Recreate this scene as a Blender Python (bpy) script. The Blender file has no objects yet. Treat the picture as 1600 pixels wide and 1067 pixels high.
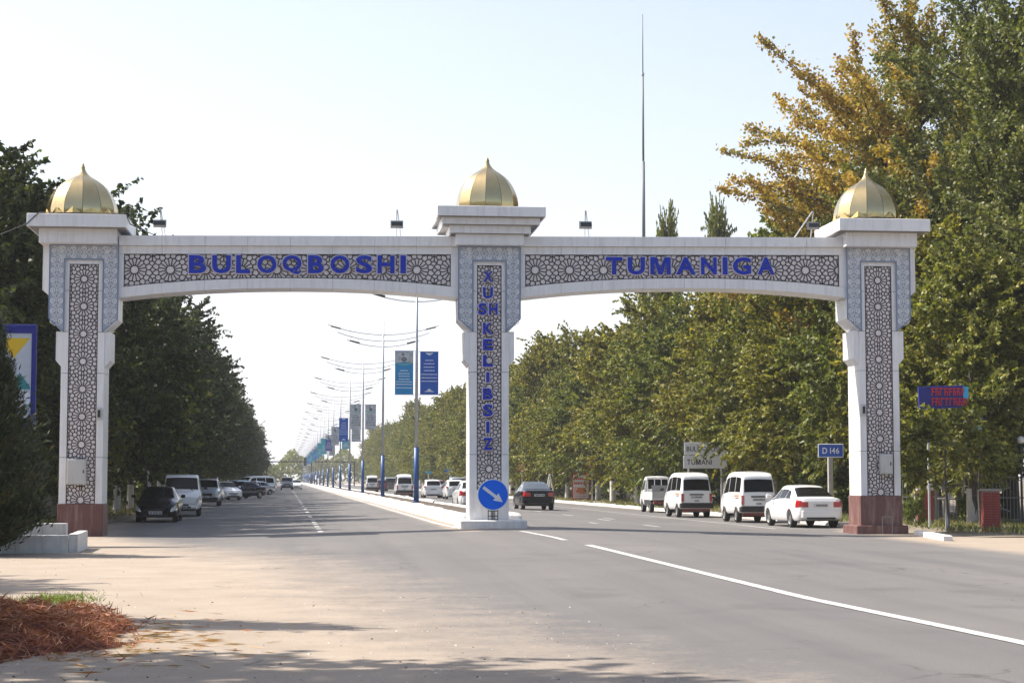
import bpy, math, random
import numpy as np
from mathutils import Vector, Matrix
R_ = math.radians
rnd = random.Random(7)
sc = bpy.context.scene
COL = sc.collection

# ------------------------------------------------------------------ camera, sky, sun, exposure
cam_d = bpy.data.cameras.new("camera"); cam = bpy.data.objects.new("camera", cam_d); COL.objects.link(cam)
cam_d.sensor_width = 36; cam_d.lens = 36 * 2870 / 1600
cam_d.clip_start = 0.5; cam_d.clip_end = 20000
_t, _p = R_(7.0319), R_(4.27426)
_F = Vector((math.sin(_t) * math.cos(_p), math.cos(_t) * math.cos(_p), math.sin(_p)))
_Rt = Vector((math.cos(_t), -math.sin(_t), 0)); _U = _Rt.cross(_F)
m = Matrix((_Rt, _U, -_F)).transposed().to_4x4(); m.translation = Vector((0, 0, 1.65))
cam.matrix_world = m
sc.camera = cam

SUN = Vector((-.79, .32, 1.0)).normalized()
w = bpy.data.worlds.new("World"); sc.world = w; w.use_nodes = True
nt = w.node_tree; nt.nodes.clear()
sky = nt.nodes.new("ShaderNodeTexSky"); sky.sky_type = 'NISHITA'; sky.sun_disc = False
sky.sun_elevation = math.asin(SUN.z); sky.sun_rotation = math.atan2(SUN.x, SUN.y)
sky.air_density = 1.0; sky.dust_density = 3.0; sky.ozone_density = 1.0; sky.altitude = 450
bg = nt.nodes.new("ShaderNodeBackground"); bg.inputs[1].default_value = 0.105
out = nt.nodes.new("ShaderNodeOutputWorld")
nt.links.new(sky.outputs[0], bg.inputs[0]); nt.links.new(bg.outputs[0], out.inputs[0])
sd = bpy.data.lights.new("sun", 'SUN'); sd.energy = 5.0; sd.angle = R_(0.53); sd.color = (1, .93, .83)
so = bpy.data.objects.new("sun", sd); COL.objects.link(so)
so.rotation_euler = (-SUN).to_track_quat('-Z', 'Y').to_euler(); so.location = (-40, 20, 60)
sc.view_settings.view_transform = 'Standard'; sc.view_settings.look = 'None'
sc.view_settings.exposure = 0.97; sc.view_settings.gamma = 1; sc.view_settings.use_curve_mapping = False
sc.render.engine = 'CYCLES'
sc.cycles.use_denoising = True
sc.cycles.max_bounces = 6; sc.cycles.diffuse_bounces = 3; sc.cycles.glossy_bounces = 3
sc.cycles.transmission_bounces = 4; sc.cycles.volume_bounces = 1; sc.cycles.sample_clamp_indirect = 4

# ------------------------------------------------------------------ materials
def mat(name, col, rough=.6, metal=0, noise=0, nscale=3, bump=0, bscale=40, coat=0, spec=None, attr=None, dirt=None, trans=0):
    M = bpy.data.materials.new(name); M.use_nodes = True
    n = M.node_tree; b = n.nodes["Principled BSDF"]; L = n.links.new
    b.inputs["Roughness"].default_value = rough; b.inputs["Metallic"].default_value = metal
    b.inputs["Base Color"].default_value = (*col, 1)
    if coat: b.inputs["Coat Weight"].default_value = coat; b.inputs["Coat Roughness"].default_value = .05
    if spec is not None: b.inputs["Specular IOR Level"].default_value = spec
    csock = None
    if attr:
        a = n.nodes.new("ShaderNodeAttribute"); a.attribute_name = attr; csock = a.outputs["Color"]
    if noise:
        tc = n.nodes.new("ShaderNodeTexCoord"); t = n.nodes.new("ShaderNodeTexNoise")
        t.inputs["Scale"].default_value = nscale; t.inputs["Detail"].default_value = 7; t.inputs["Roughness"].default_value = .65
        L(tc.outputs["Object"], t.inputs["Vector"])
        r = n.nodes.new("ShaderNodeMapRange"); r.inputs[1].default_value = .3; r.inputs[2].default_value = .7
        r.inputs[3].default_value = 1 - noise; r.inputs[4].default_value = 1 + noise * .5
        L(t.outputs["Fac"], r.inputs[0])
        mx = n.nodes.new("ShaderNodeMix"); mx.data_type = 'RGBA'; mx.blend_type = 'MULTIPLY'; mx.inputs[0].default_value = 1
        mx.inputs[6].default_value = (*col, 1)
        if csock: L(csock, mx.inputs[6])
        L(r.outputs[0], mx.inputs[7]); csock = mx.outputs[2]
    if dirt:   # streaky dirt (colour, amount)
        tc = n.nodes.new("ShaderNodeTexCoord"); mp = n.nodes.new("ShaderNodeMapping"); mp.inputs["Scale"].default_value = (4, 4, .5)
        t = n.nodes.new("ShaderNodeTexNoise"); t.inputs["Scale"].default_value = 1.6; t.inputs["Detail"].default_value = 9; t.inputs["Roughness"].default_value = .7
        L(tc.outputs["Object"], mp.inputs[0]); L(mp.outputs[0], t.inputs["Vector"])
        r = n.nodes.new("ShaderNodeMapRange"); r.inputs[1].default_value = .48; r.inputs[2].default_value = .8; r.inputs[4].default_value = dirt[1]
        L(t.outputs["Fac"], r.inputs[0])
        mx = n.nodes.new("ShaderNodeMix"); mx.data_type = 'RGBA'; mx.inputs[6].default_value = (*col, 1); mx.inputs[7].default_value = (*dirt[0], 1)
        if csock: L(csock, mx.inputs[6])
        L(r.outputs[0], mx.inputs[0]); csock = mx.outputs[2]
    if csock: L(csock, b.inputs["Base Color"])
    if bump:
        tc = n.nodes.new("ShaderNodeTexCoord"); t = n.nodes.new("ShaderNodeTexNoise"); t.inputs["Scale"].default_value = bscale; t.inputs["Detail"].default_value = 5
        L(tc.outputs["Object"], t.inputs["Vector"])
        bp = n.nodes.new("ShaderNodeBump"); bp.inputs["Strength"].default_value = bump; bp.inputs["Distance"].default_value = .02
        L(t.outputs["Fac"], bp.inputs["Height"]); L(bp.outputs[0], b.inputs["Normal"])
    if trans:
        tr = n.nodes.new("ShaderNodeBsdfTranslucent"); ms = n.nodes.new("ShaderNodeMixShader"); ms.inputs[0].default_value = trans
        if csock:
            g = n.nodes.new("ShaderNodeMix"); g.data_type = 'RGBA'; g.blend_type = 'MULTIPLY'; g.inputs[0].default_value = 1
            L(csock, g.inputs[6]); g.inputs[7].default_value = (1.5, 1.6, .6, 1); L(g.outputs[2], tr.inputs[0])
        o = n.nodes["Material Output"]; L(b.outputs[0], ms.inputs[1]); L(tr.outputs[0], ms.inputs[2]); L(ms.outputs[0], o.inputs[0])
    return M

GRIME = (.30, .27, .24)
M = dict(
 white=mat("white_cladding", (.76, .755, .76), .38, noise=.05, nscale=1.5, dirt=(GRIME, .42)),
 joint=mat("joint_grey", (.22, .21, .21), .8),
 back=mat("lattice_backing", (.74, .69, .69), .6, noise=.06, nscale=4, dirt=((.45, .32, .27), .35)),
 bronze=mat("bronze_lattice", (.035, .022, .026), .5, noise=.2, nscale=6),
 scrollbg=mat("scroll_ground", (.34, .375, .43), .55, noise=.08, nscale=5),
 scroll=mat("scroll_relief", (.70, .72, .76), .5),
 scrolledge=mat("scroll_border", (.15, .21, .34), .5),
 gold=mat("gold_sheet", (.66, .50, .25), .22, 1, noise=.08, nscale=3, bump=.12, bscale=4),
 gold2=mat("gold_foil", (.95, .63, .22), .14, 1, bump=.5, bscale=7),
 redstone=mat("red_plinth", (.145, .058, .05), .5, noise=.15, nscale=6, dirt=((.38, .30, .25), .75)),
 blue=mat("letter_blue", (.008, .032, .38), .5, spec=.2), outline=mat("letter_edge", (.60, .55, .62), .5),
 concrete=mat("whitewashed_concrete", (.72, .71, .69), .8, noise=.12, nscale=5, bump=.3, bscale=25, dirt=((.33, .29, .25), .6)),
 concgrey=mat("grey_concrete", (.36, .34, .31), .85, noise=.15, nscale=4, bump=.3, bscale=20),
 steel=mat("galvanised_steel", (.52, .54, .56), .45, .3, noise=.1, nscale=3),
 postblue=mat("blue_sleeve", (.03, .10, .30), .45), darkmetal=mat("dark_metal", (.03, .03, .033), .45, .2),
 greymetal=mat("grey_box", (.50, .50, .48), .5, dirt=((.30, .28, .25), .5)),
 blacklamp=mat("floodlight_black", (.02, .02, .022), .4), lens=mat("lamp_glass", (.03, .03, .035), .2),
 soil=mat("soil", (.10, .075, .055), .95, noise=.3, nscale=8, bump=.8, bscale=15),
 bark=mat("bark", (.10, .08, .065), .9, noise=.3, nscale=6, bump=.8, bscale=14),
 lime=mat("limewash", (.62, .60, .56), .85, noise=.15, nscale=5, bump=.4, bscale=20, dirt=((.2, .17, .14), .6)),
 leaf=mat("leaf", (.08, .1, .03), .5, attr="col", trans=.28, spec=.32),
 pine=mat("pine_needles", (.03, .05, .02), .6, attr="col", trans=.1),
 straw=mat("dry_straw", (.3, .12, .06), .8, attr="col", trans=.12),
 grass=mat("grass_blades", (.1, .14, .03), .7, attr="col", trans=.25),
 paintw=mat("road_paint", (.56, .55, .53), .75, noise=.45, nscale=9, dirt=((.2, .185, .17), .75)),
 carwhite=mat("car_white", (.80, .80, .80), .3, coat=.8), carblack=mat("car_black", (.004, .004, .006), .16, spec=.35),
 cargrey=mat("car_grey", (.16, .17, .18), .3, .4, coat=.8), carsilver=mat("car_silver", (.42, .45, .50), .3, .5, coat=.8),
 carblue=mat("car_blue", (.008, .012, .03), .18, spec=.4), carred=mat("car_red", (.2, .02, .02), .3, coat=.8),
 carpale=mat("car_pale_blue", (.50, .62, .70), .3, coat=.8),
 glass=mat("dark_glass", (.007, .007, .008), .1, spec=.12), glass2=mat("tinted_glass", (.05, .06, .065), .06, coat=1, spec=.6),
 tyre=mat("tyre_rubber", (.02, .02, .02), .8), rim=mat("wheel_rim", (.42, .42, .43), .35, .7), rimw=mat("steel_wheel_grey", (.3, .3, .3), .5, .3),
 plastic=mat("black_plastic", (.025, .022, .022), .6), plate=mat("number_plate", (.62, .62, .62), .5), platef=mat("plate_text", (.06, .06, .07), .6),
 head=mat("headlight_glass", (.62, .66, .70), .12, .3, coat=1), tail=mat("tail_light_red", (.38, .012, .015), .2, coat=1), amber=mat("amber_lens", (.6, .16, .02), .25, coat=1),
 grey=mat("grey_panel", (.30, .31, .31), .5, noise=.1, nscale=3),
 signblue=mat("sign_blue", (.0, .14, .82), .5, spec=.2), signwhite=mat("sign_white", (.72, .73, .75), .4), signred=mat("sign_red", (.55, .03, .03), .4),
 d146=mat("road_number_blue", (.02, .09, .42), .4), black=mat("print_black", (.03, .03, .035), .6),
 bannerblue=mat("banner_blue", (.01, .11, .50), .6), bannercyan=mat("banner_cyan", (.02, .30, .62), .6), bannerteal=mat("banner_teal", (.06, .46, .56), .6),
 bannergrey=mat("banner_grey", (.60, .62, .64), .6, noise=.5, nscale=5), bannerpurple=mat("banner_purple", (.10, .09, .36), .6), bannertext=mat("banner_text", (.70, .76, .84), .6),
 green=mat("banner_green", (.25, .55, .42), .6),
 brick=mat("red_brick", (.30, .045, .035), .7, noise=.25, nscale=9, bump=.3, bscale=30), mortar=mat("mortar", (.32, .17, .15), .9),
 fencew=mat("fence_paint", (.42, .41, .40), .6), fenced=mat("fence_dark", (.05, .045, .045), .6),
 yellow=mat("board_yellow", (.72, .48, .02), .5), navy=mat("board_navy", (.012, .02, .22), .5), pale=mat("board_pale", (.52, .58, .66), .55, noise=.1, nscale=2),
 boardteal=mat("board_teal", (.03, .25, .28), .5), wallw=mat("white_wall", (.55, .53, .50), .85, noise=.12, nscale=2, dirt=((.3, .26, .22), .5)),
 cyan=mat("sign_cyan", (.04, .42, .75), .4), neonred=mat("sign_letter_red", (.60, .015, .02), .4), globe=mat("globe_lamp", (.75, .75, .72), .3),
 hills=mat("hills", (.22, .22, .22), 1), orange=mat("orange_board", (.7, .18, .04), .5),
)

# ------------------------------------------------------------------ mesh helpers
class MB:
    def __init__(s): s.v = []; s.f = []; s.m = []
    def add(s, vs, fs, mi=0):
        o = len(s.v); s.v += [tuple(a) for a in vs]
        for f in fs: s.f.append(tuple(i + o for i in f)); s.m.append(mi)
        return s
    def box(s, x0, x1, y0, y1, z0, z1, mi=0):
        return s.add([(x0,y0,z0),(x1,y0,z0),(x1,y1,z0),(x0,y1,z0),(x0,y0,z1),(x1,y0,z1),(x1,y1,z1),(x0,y1,z1)],
              [(0,3,2,1),(4,5,6,7),(0,1,5,4),(1,2,6,5),(2,3,7,6),(3,0,4,7)], mi)
    def bbox(s, x0, x1, y0, y1, z0, z1, b=.01, mi=0):     # box with chamfered vertical and top edges
        bm = []
        for z, i in ((z0, 0), (z1 - b, 0), (z1, b)):
            for (a, c) in ((x0+b, y0), (x1-b, y0), (x1, y0+b), (x1, y1-b), (x1-b, y1), (x0+b, y1), (x0, y1-b), (x0, y0+b)):
                cx, cy = (x0+x1)/2, (y0+y1)/2
                bm.append((a + (i if a < cx else -i), c + (i if c < cy else -i), z))
        fs = [tuple(range(7, -1, -1)), tuple(range(16, 24))]
        for k in range(2):
            for j in range(8): fs.append((k*8+j, k*8+(j+1) % 8, k*8+8+(j+1) % 8, k*8+8+j))
        return s.add(bm, fs, mi)
    def prism(s, poly, a, b, ax='y', mi=0, side=None):
        n = len(poly)
        def P(p, d): return (p[0], d, p[1]) if ax == 'y' else ((d, p[0], p[1]) if ax == 'x' else (p[0], p[1], d))
        s.add([P(p, a) for p in poly] + [P(p, b) for p in poly], [tuple(range(n)), tuple(range(2*n-1, n-1, -1))], mi)
        o = len(s.v) - 2*n
        for i in range(n):
            j = (i+1) % n; s.f.append((o+i, o+n+i, o+n+j, o+j)); s.m.append(mi if side is None else side)
        return s
    def tube(s, p0, p1, r0, r1=None, n=8, mi=0, caps=True):
        r1 = r0 if r1 is None else r1; p0 = Vector(p0); p1 = Vector(p1); d = (p1-p0)
        if d.length < 1e-6: return s
        d.normalize(); a = d.orthogonal().normalized(); b = d.cross(a)
        vs = [p0 + (a*math.cos(t)+b*math.sin(t))*r0 for t in [2*math.pi*k/n for k in range(n)]]
        vs += [p1 + (a*math.cos(t)+b*math.sin(t))*r1 for t in [2*math.pi*k/n for k in range(n)]]
        fs = [(k, (k+1) % n, n+(k+1) % n, n+k) for k in range(n)]
        if caps: fs += [tuple(range(n-1, -1, -1)), tuple(range(n, 2*n))]
        return s.add(vs, fs, mi)
    def path(s, pts, r, n=6, mi=0, r1=None):
        N = len(pts)-1
        for i in range(N):
            ra = r if r1 is None else r+(r1-r)*i/N; rb = r if r1 is None else r+(r1-r)*(i+1)/N
            s.tube(pts[i], pts[i+1], ra, rb, n, mi)
        return s
    def lathe(s, prof, c=(0,0,0), n=24, axis='z', mi=0, a0=0, a1=2*math.pi):
        full = abs(a1-a0-2*math.pi) < 1e-6; m_ = n if full else n+1; vs = []
        for r, h in prof:
            for k in range(m_):
                t = a0+(a1-a0)*k/n; q = (r*math.cos(t), r*math.sin(t), h)
                if axis == 'y': q = (q[0], q[2], q[1])
                vs.append((c[0]+q[0], c[1]+q[1], c[2]+q[2]))
        fs = []
        for i in range(len(prof)-1):
            for k in range(n):
                k2 = (k+1) % m_ if full else k+1
                fs.append((i*m_+k, i*m_+k2, (i+1)*m_+k2, (i+1)*m_+k))
        return s.add(vs, fs, mi)
    def ribbon(s, pts, wd, y0, y1, mi=0):       # polyline in the x-z plane, front at y0, back at y1
        n = len(pts)
        if n < 2: return s
        L = []; Rr = []
        for i in range(n):
            a = pts[max(0, i-1)]; b = pts[min(n-1, i+1)]; dx, dz = b[0]-a[0], b[1]-a[1]; l = math.hypot(dx, dz) or 1
            nx, nz = -dz/l*wd/2, dx/l*wd/2; L.append((pts[i][0]+nx, pts[i][1]+nz)); Rr.append((pts[i][0]-nx, pts[i][1]-nz))
        vs = [(p[0], y0, p[1]) for p in L]+[(p[0], y0, p[1]) for p in Rr]+[(p[0], y1, p[1]) for p in L]+[(p[0], y1, p[1]) for p in Rr]
        fs = []
        for i in range(n-1): fs += [(i, i+1, n+i+1, n+i), (i, 2*n+i, 2*n+i+1, i+1), (n+i, n+i+1, 3*n+i+1, 3*n+i)]
        return s.add(vs, fs, mi)
    def build(s, name, mats, parent=None, smooth=False, loc=None, rot=None, mesh_only=False):
        me = bpy.data.meshes.new(name); me.from_pydata(s.v, [], s.f)
        for q in (mats if isinstance(mats, (list, tuple)) else [mats]): me.materials.append(M[q] if isinstance(q, str) else q)
        me.polygons.foreach_set("material_index", s.m)
        if smooth: me.polygons.foreach_set("use_smooth", [True]*len(me.polygons))
        me.update()
        if mesh_only: return me
        return link(name, me, parent, loc, rot)
def link(name, me, parent=None, loc=None, rot=None):
    o = bpy.data.objects.new(name, me); COL.objects.link(o)
    if parent is not None: o.parent = parent
    if loc is not None: o.location = loc
    if rot is not None: o.rotation_euler = rot if isinstance(rot, (tuple, list)) else (0, 0, rot)
    return o
def tag(o, label=None, cat=None, group=None, kind=None):
    if label: o["label"] = label
    if cat: o["category"] = cat
    if group: o["group"] = group
    if kind: o["kind"] = kind
    return o
def thing(name, label, cat, loc=(0,0,0), rot=0, group=None):
    o = link(name, None, None, loc, rot); return tag(o, label, cat, group)
def kids(o): return KIDS.get(o.name, [])
def copy_tree(o, parent=None, loc=None, rot=None, label=None):
    c = o.copy(); COL.objects.link(c)
    if parent is not None: c.parent = parent
    if loc is not None: c.location = loc
    if rot is not None: c.rotation_euler = rot if isinstance(rot, tuple) else (0, 0, rot)
    if label: c["label"] = label
    for ch in [q for q in ALLCH(o)]: copy_tree(ch, c)
    return c
def ALLCH(o): return list(o.children)
_glyph = {}
def glyph(ch, bold=.022):
    k = (ch, bold)
    if k not in _glyph and ch == 'M':
        P = [(0, 0), (0, 1), (.30, 1), (.5, .36), (.70, 1), (1, 1), (1, 0), (.79, 0), (.79, .70), (.60, 0), (.40, 0), (.21, .70), (.21, 0)][::-1]
        n = len(P); _glyph[k] = (P, [tuple(range(n))], [(i, (i+1) % n) for i in range(n)], (.78, .70, 0, 0))
    if k not in _glyph:
        cu = bpy.data.curves.new("glyph", 'FONT'); cu.body = ch; cu.offset = bold; cu.extrude = 0; cu.resolution_u = 4
        ob = bpy.data.objects.new("glyph", cu); COL.objects.link(ob)
        bpy.context.view_layer.update()
        me = ob.to_mesh(); vs = [(v.co.x, v.co.y) for v in me.vertices]; fs = [tuple(p.vertices) for p in me.polygons]
        # boundary edges
        cnt = {}
        for f in fs:
            for i in range(len(f)):
                e = (f[i], f[(i+1) % len(f)]); cnt[tuple(sorted(e))] = cnt.get(tuple(sorted(e)), []) + [e]
        be = [v_[0] for v_ in cnt.values() if len(v_) == 1]
        ob.to_mesh_clear(); bpy.data.objects.remove(ob); bpy.data.curves.remove(cu)
        xs = [v[0] for v in vs]; ys = [v[1] for v in vs]
        x0, x1, y0, y1 = min(xs), max(xs), min(ys), max(ys)
        _glyph[k] = ([((v[0]-x0)/(x1-x0), (v[1]-y0)/(y1-y0)) for v in vs], fs, be, (x1-x0, y1-y0, x0, y0))
    return _glyph[k]
def add_glyph(mb, ch, u0, u1, z0, z1, y0, y1, mi=0, bold=.022, side=None):
    vs, fs, be, _ = glyph(ch, bold); n = len(vs)
    P = [(u0+(u1-u0)*a, y0, z0+(z1-z0)*b) for a, b in vs]+[(u0+(u1-u0)*a, y1, z0+(z1-z0)*b) for a, b in vs]
    mb.add(P, fs, mi)
    mb.add(P, [(b, a, n+a, n+b) for a, b in be], mi if side is None else side)
def add_text(mb, text, u0, u1, z0, z1, y0, y1, mi=0, bold=.015):     # cap-height text filling u0..u1
    adv = []; 
    for ch in text:
        if ch == ' ': adv.append((.28, 0)); continue
        g = glyph(ch, bold)[3]; adv.append((g[0]+.10, g[0]))
    tot = sum(a for a, _ in adv)-.10; s = (u1-u0)/tot; u = u0
    for ch, (a, gw) in zip(text, adv):
        if ch != ' ': add_glyph(mb, ch, u, u+gw*s, z0, z1, y0, y1, mi, bold)
        u += a*s

def ss(a, b, x): t = min(1, max(0, (x-a)/(b-a))); return t*t*(3-2*t)
def gz(X, Y):
    k = min(1, max(0, (Y-25)/20)); c = max(0, 1-abs(X-6.8)/9.5); return .22*k*min(1, c*1.15)

# ------------------------------------------------------------------ ground, road, verges
def ground_mat():
    Mt = bpy.data.materials.new("road_surface"); Mt.use_nodes = True; n = Mt.node_tree; L = n.links.new; b = n.nodes["Principled BSDF"]
    tc = n.nodes.new("ShaderNodeTexCoord")
    def noise(sc_, det=6, rg=.6, vec=None):
        t = n.nodes.new("ShaderNodeTexNoise"); t.inputs["Scale"].default_value = sc_; t.inputs["Detail"].default_value = det; t.inputs["Roughness"].default_value = rg
        L(vec or tc.outputs["Object"], t.inputs["Vector"]); return t.outputs["Fac"]
    def rng(s, a, b_, c=0, d=1):
        r = n.nodes.new("ShaderNodeMapRange"); r.inputs[1].default_value = a; r.inputs[2].default_value = b_; r.inputs[3].default_value = c; r.inputs[4].default_value = d; L(s, r.inputs[0]); return r.outputs[0]
    def mix(f, a, b_, mode='MIX'):
        x = n.nodes.new("ShaderNodeMix"); x.data_type = 'RGBA'; x.blend_type = mode
        for sck, v in ((0, f), (6, a), (7, b_)):
            if isinstance(v, (tuple, float, int)): x.inputs[sck].default_value = (*v, 1) if isinstance(v, tuple) else v
            else: L(v, x.inputs[sck])
        return x.outputs[2]
    def math_(op, a, b_):
        x = n.nodes.new("ShaderNodeMath"); x.operation = op
        for i, v in enumerate((a, b_)):
            if isinstance(v, (int, float)): x.inputs[i].default_value = v
            else: L(v, x.inputs[i])
        return x.outputs[0]
    mp = n.nodes.new("ShaderNodeMapping"); mp.inputs["Scale"].default_value = (1.0, .035, 1); L(tc.outputs["Object"], mp.inputs[0])
    streak = noise(1.0, 5, .55, mp.outputs[0])
    big = noise(.11, 4, .5); mid = noise(.9, 7, .65); fine = noise(38, 3, .7); grit = noise(9, 5, .75)
    asph = mix(rng(big, .35, .65), (.150, .140, .136), (.205, .190, .180))
    asph = mix(rng(streak, .42, .66, 0, .85), asph, (.118, .114, .114))
    stain = noise(.55, 3, .5); asph = mix(rng(stain, .58, .68, 0, .55), asph, (.085, .08, .078))
    patch = n.nodes.new('ShaderNodeTexVoronoi'); patch.inputs['Scale'].default_value = .12; L(tc.outputs['Object'], patch.inputs['Vector']); asph = mix(rng(patch.outputs['Color'], .3, .9, 0, .3), asph, (.23, .215, .2))
    asph = mix(rng(mid, .35, .75, 0, .22), asph, (.225, .205, .188))
    asph = mix(rng(fine, .3, .7, .0, .8), asph, (.10, .095, .092))
    dirt = mix(rng(mid, .3, .7), (.32, .26, .20), (.41, .34, .27))
    dirt = mix(rng(grit, .585, .74), dirt, (.17, .13, .10))
    dirt = mix(rng(fine, .35, .75, 0, .75), dirt, (.26, .205, .16))
    a = n.nodes.new("ShaderNodeAttribute"); a.attribute_name = "dust"
    d = math_('ADD', a.outputs["Fac"], math_('MULTIPLY', math_('SUBTRACT', mid, .5), .8))
    d = math_('ADD', d, math_('MULTIPLY', math_('SUBTRACT', grit, .5), .9))
    d = rng(d, .2, .85)
    col = mix(d, asph, dirt)
    # cracks in the asphalt
    v = n.nodes.new("ShaderNodeTexVoronoi"); v.feature = 'DISTANCE_TO_EDGE'; v.inputs["Scale"].default_value = .33
    wv = n.nodes.new("ShaderNodeTexNoise"); wv.inputs["Scale"].default_value = 1.3; wv.inputs["Detail"].default_value = 6; L(tc.outputs["Object"], wv.inputs["Vector"])
    va = n.nodes.new("ShaderNodeVectorMath"); va.operation = 'MULTIPLY_ADD'; L(wv.outputs["Color"], va.inputs[0]); va.inputs[1].default_value = (1.4, 1.4, 0); L(tc.outputs["Object"], va.inputs[2])
    L(va.outputs[0], v.inputs["Vector"])
    ck = math_('MULTIPLY', rng(v.outputs["Distance"], .0, .011, 1, 0), rng(noise(.23, 3), .52, .6))
    col = mix(math_('MULTIPLY', ck, .7), col, (.05, .046, .044))
    L(col, b.inputs["Base Color"]); b.inputs["Roughness"].default_value = .8; b.inputs["Specular IOR Level"].default_value = .35
    bp = n.nodes.new("ShaderNodeBump"); bp.inputs["Strength"].default_value = .5; bp.inputs["Distance"].default_value = .012
    L(math_('ADD', math_('MULTIPLY', fine, .6), grit), bp.inputs["Height"]); L(bp.outputs[0], b.inputs["Normal"])
    return Mt
M["road"] = ground_mat()
def dust_fn(X, Y):
    xb = np.interp(Y, [0, 10, 15, 20, 36, 46, 52, 58, 70, 500], [6, 4.2, 3.2, 2.0, .4, -2.6, -4.4, -5.2, -5.5, -5.8])
    wdt = np.interp(Y, [0, 20, 40, 52, 60, 500], [5.5, 5.0, 5.0, 2.5, 1.2, 1.2])
    d = 1.0 - (X-xb+wdt*.5)/wdt
    xr = np.interp(Y, [0, 38, 47, 56, 62, 500], [17, 16.2, 16.6, 17.6, 19.1, 19.1]); d2 = 1.0-(xr-X+.4)/1.3
    # light dust by the median
    d3 = np.where((Y > 50) & (X > 4.9) & (X < 5.5), .7, 0)
    return np.clip(np.maximum(np.maximum(d, d2*.85), d3), 0, 1.2)
def sheet(name, xs, ys, zf, mats, attr=None, kind='structure', parent=None, label=None):
    nx, ny = len(xs), len(ys); X, Y = np.meshgrid(xs, ys); Z = np.vectorize(zf)(X, Y)
    me = bpy.data.meshes.new(name); co = np.stack([X, Y, Z], -1).reshape(-1, 3)
    idx = np.arange(nx*ny).reshape(ny, nx); q = np.stack([idx[:-1, :-1], idx[:-1, 1:], idx[1:, 1:], idx[1:, :-1]], -1).reshape(-1, 4)
    quads(me, co, q); me.materials.append(M[mats])
    if attr is not None:
        a = me.attributes.new("dust", 'FLOAT', 'POINT'); a.data.foreach_set("value", attr(X, Y).reshape(-1).astype(np.float32))
    me.polygons.foreach_set("use_smooth", [True]*len(me.polygons)); me.update()
    o = link(name, me, parent); 
    if kind: o["kind"] = kind
    return o
def quads(me, co, q):
    me.vertices.add(len(co)); me.vertices.foreach_set("co", np.asarray(co, np.float32).reshape(-1))
    me.loops.add(q.size); me.loops.foreach_set("vertex_index", q.reshape(-1).astype(np.int32))
    me.polygons.add(len(q)); me.polygons.foreach_set("loop_start", np.arange(0, q.size, 4, dtype=np.int32))
    try: me.polygons.foreach_set("loop_total", np.full(len(q), 4, np.int32))
    except Exception: pass
    me.update(calc_edges=True)
M["mastgrey"] = mat("mast_grey", (.20, .20, .21), .6)
M["verge"] = mat("verge_soil", (.22, .18, .135), .95, noise=.35, nscale=1.3, bump=.6, bscale=10, dirt=((.10, .10, .05), .7))
sheet("ground", np.concatenate([np.linspace(-6000, -40, 12), np.linspace(-35, 60, 30), np.linspace(70, 6000, 12)]),
      np.concatenate([np.linspace(-60, 500, 40), np.linspace(600, 9000, 12)]), lambda x, y: -.03, "verge")
ysr = np.concatenate([np.arange(-4, 110, .75), np.arange(110, 1000, 8.)])
sheet("road", np.concatenate([np.arange(-7.5, 22, .4)]), ysr, lambda x, y: gz(x, y), "road", attr=dust_fn)
sheet("forecourt", np.arange(-40, -7.49, 1.25), np.arange(-4, 56, 1.25), lambda x, y: .0, "road", attr=lambda X, Y: X*0+1.0)
sheet("roadside", np.arange(22, 48, 1.25), np.arange(-4, 50, 1.25), lambda x, y: .0, "road", attr=lambda X, Y: X*0+.75)

# verges: left and right strips, slightly uneven
def bumpy(x, y): return .035+.05*math.sin(x*1.7+y*.6)*math.sin(y*.9-x*.4)+.03*math.sin(x*5+y*3.1)
lv = sheet("left_verge", np.arange(-40, -6.39, .6), np.concatenate([np.arange(56, 110, .8), np.arange(110, 900, 8)]), lambda x, y: max(.004, bumpy(x, y))*ss(-6.4, -7.2, x)+.004, "verge")
rv = sheet("right_verge", np.arange(19.35, 60, .6), np.concatenate([np.arange(50, 110, .8), np.arange(110, 900, 8)]), lambda x, y: (.10+.7*bumpy(x, y))*ss(19.3, 20.2, x)*(.25+.75*ss(52, 60, y)), "verge")

# painted lines
def paint(name, pts, wd, parent=None, worn=False):
    mb = MB()
    for (x0, y0, x1, y1) in pts:
        n = max(1, int(math.hypot(x1-x0, y1-y0)/.75)); 
        for k in range(n):
            a, b = k/n, (k+1)/n; xa, ya, xb, yb = x0+(x1-x0)*a, y0+(y1-y0)*a, x0+(x1-x0)*b, y0+(y1-y0)*b
            d = Vector((xb-xa, yb-ya)).normalized(); nx, ny = -d.y*wd/2, d.x*wd/2
            wob = lambda: rnd.uniform(-.006, .006) if worn else 0
            P = [(xa-nx, ya-ny), (xb-nx, yb-ny), (xb+nx, yb+ny), (xa+nx, ya+ny)]
            P = P[::-1]
            mb.add([(p[0], p[1], gz(p[0], p[1])+.008) for p in P], [(3, 2, 1, 0)])
    o = mb.build(name, "paintw", parent); o["kind"] = "structure"; return o
paint("edge_line", [(7.42, 5, 7.40, 18), (7.40, 18, 7.05, 30), (7.05, 30, 6.75, 40.8)], .20)
paint("broken_line", [(6.6, 43.2, 6.45, 50.3)], .16)
paint("median_line", [(5.05, 54.5, 4.92, 60), (4.92, 60, 4.92, 400)], .16)
paint("lane_dashes", [(1.05, y, 1.05, y+1.4) for y in np.arange(54, 70, 2.8)]+[(1.05, y, 1.05, y+4) for y in np.arange(74, 420, 10)], .15)
paint("right_lane_dashes", [(11.9, y, 11.9, y+2.6) for y in np.arange(58, 420, 9)]+[(10.4, 61, 10.4, 62.6), (12.6, 70, 12.6, 72.4)], .15)
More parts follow.
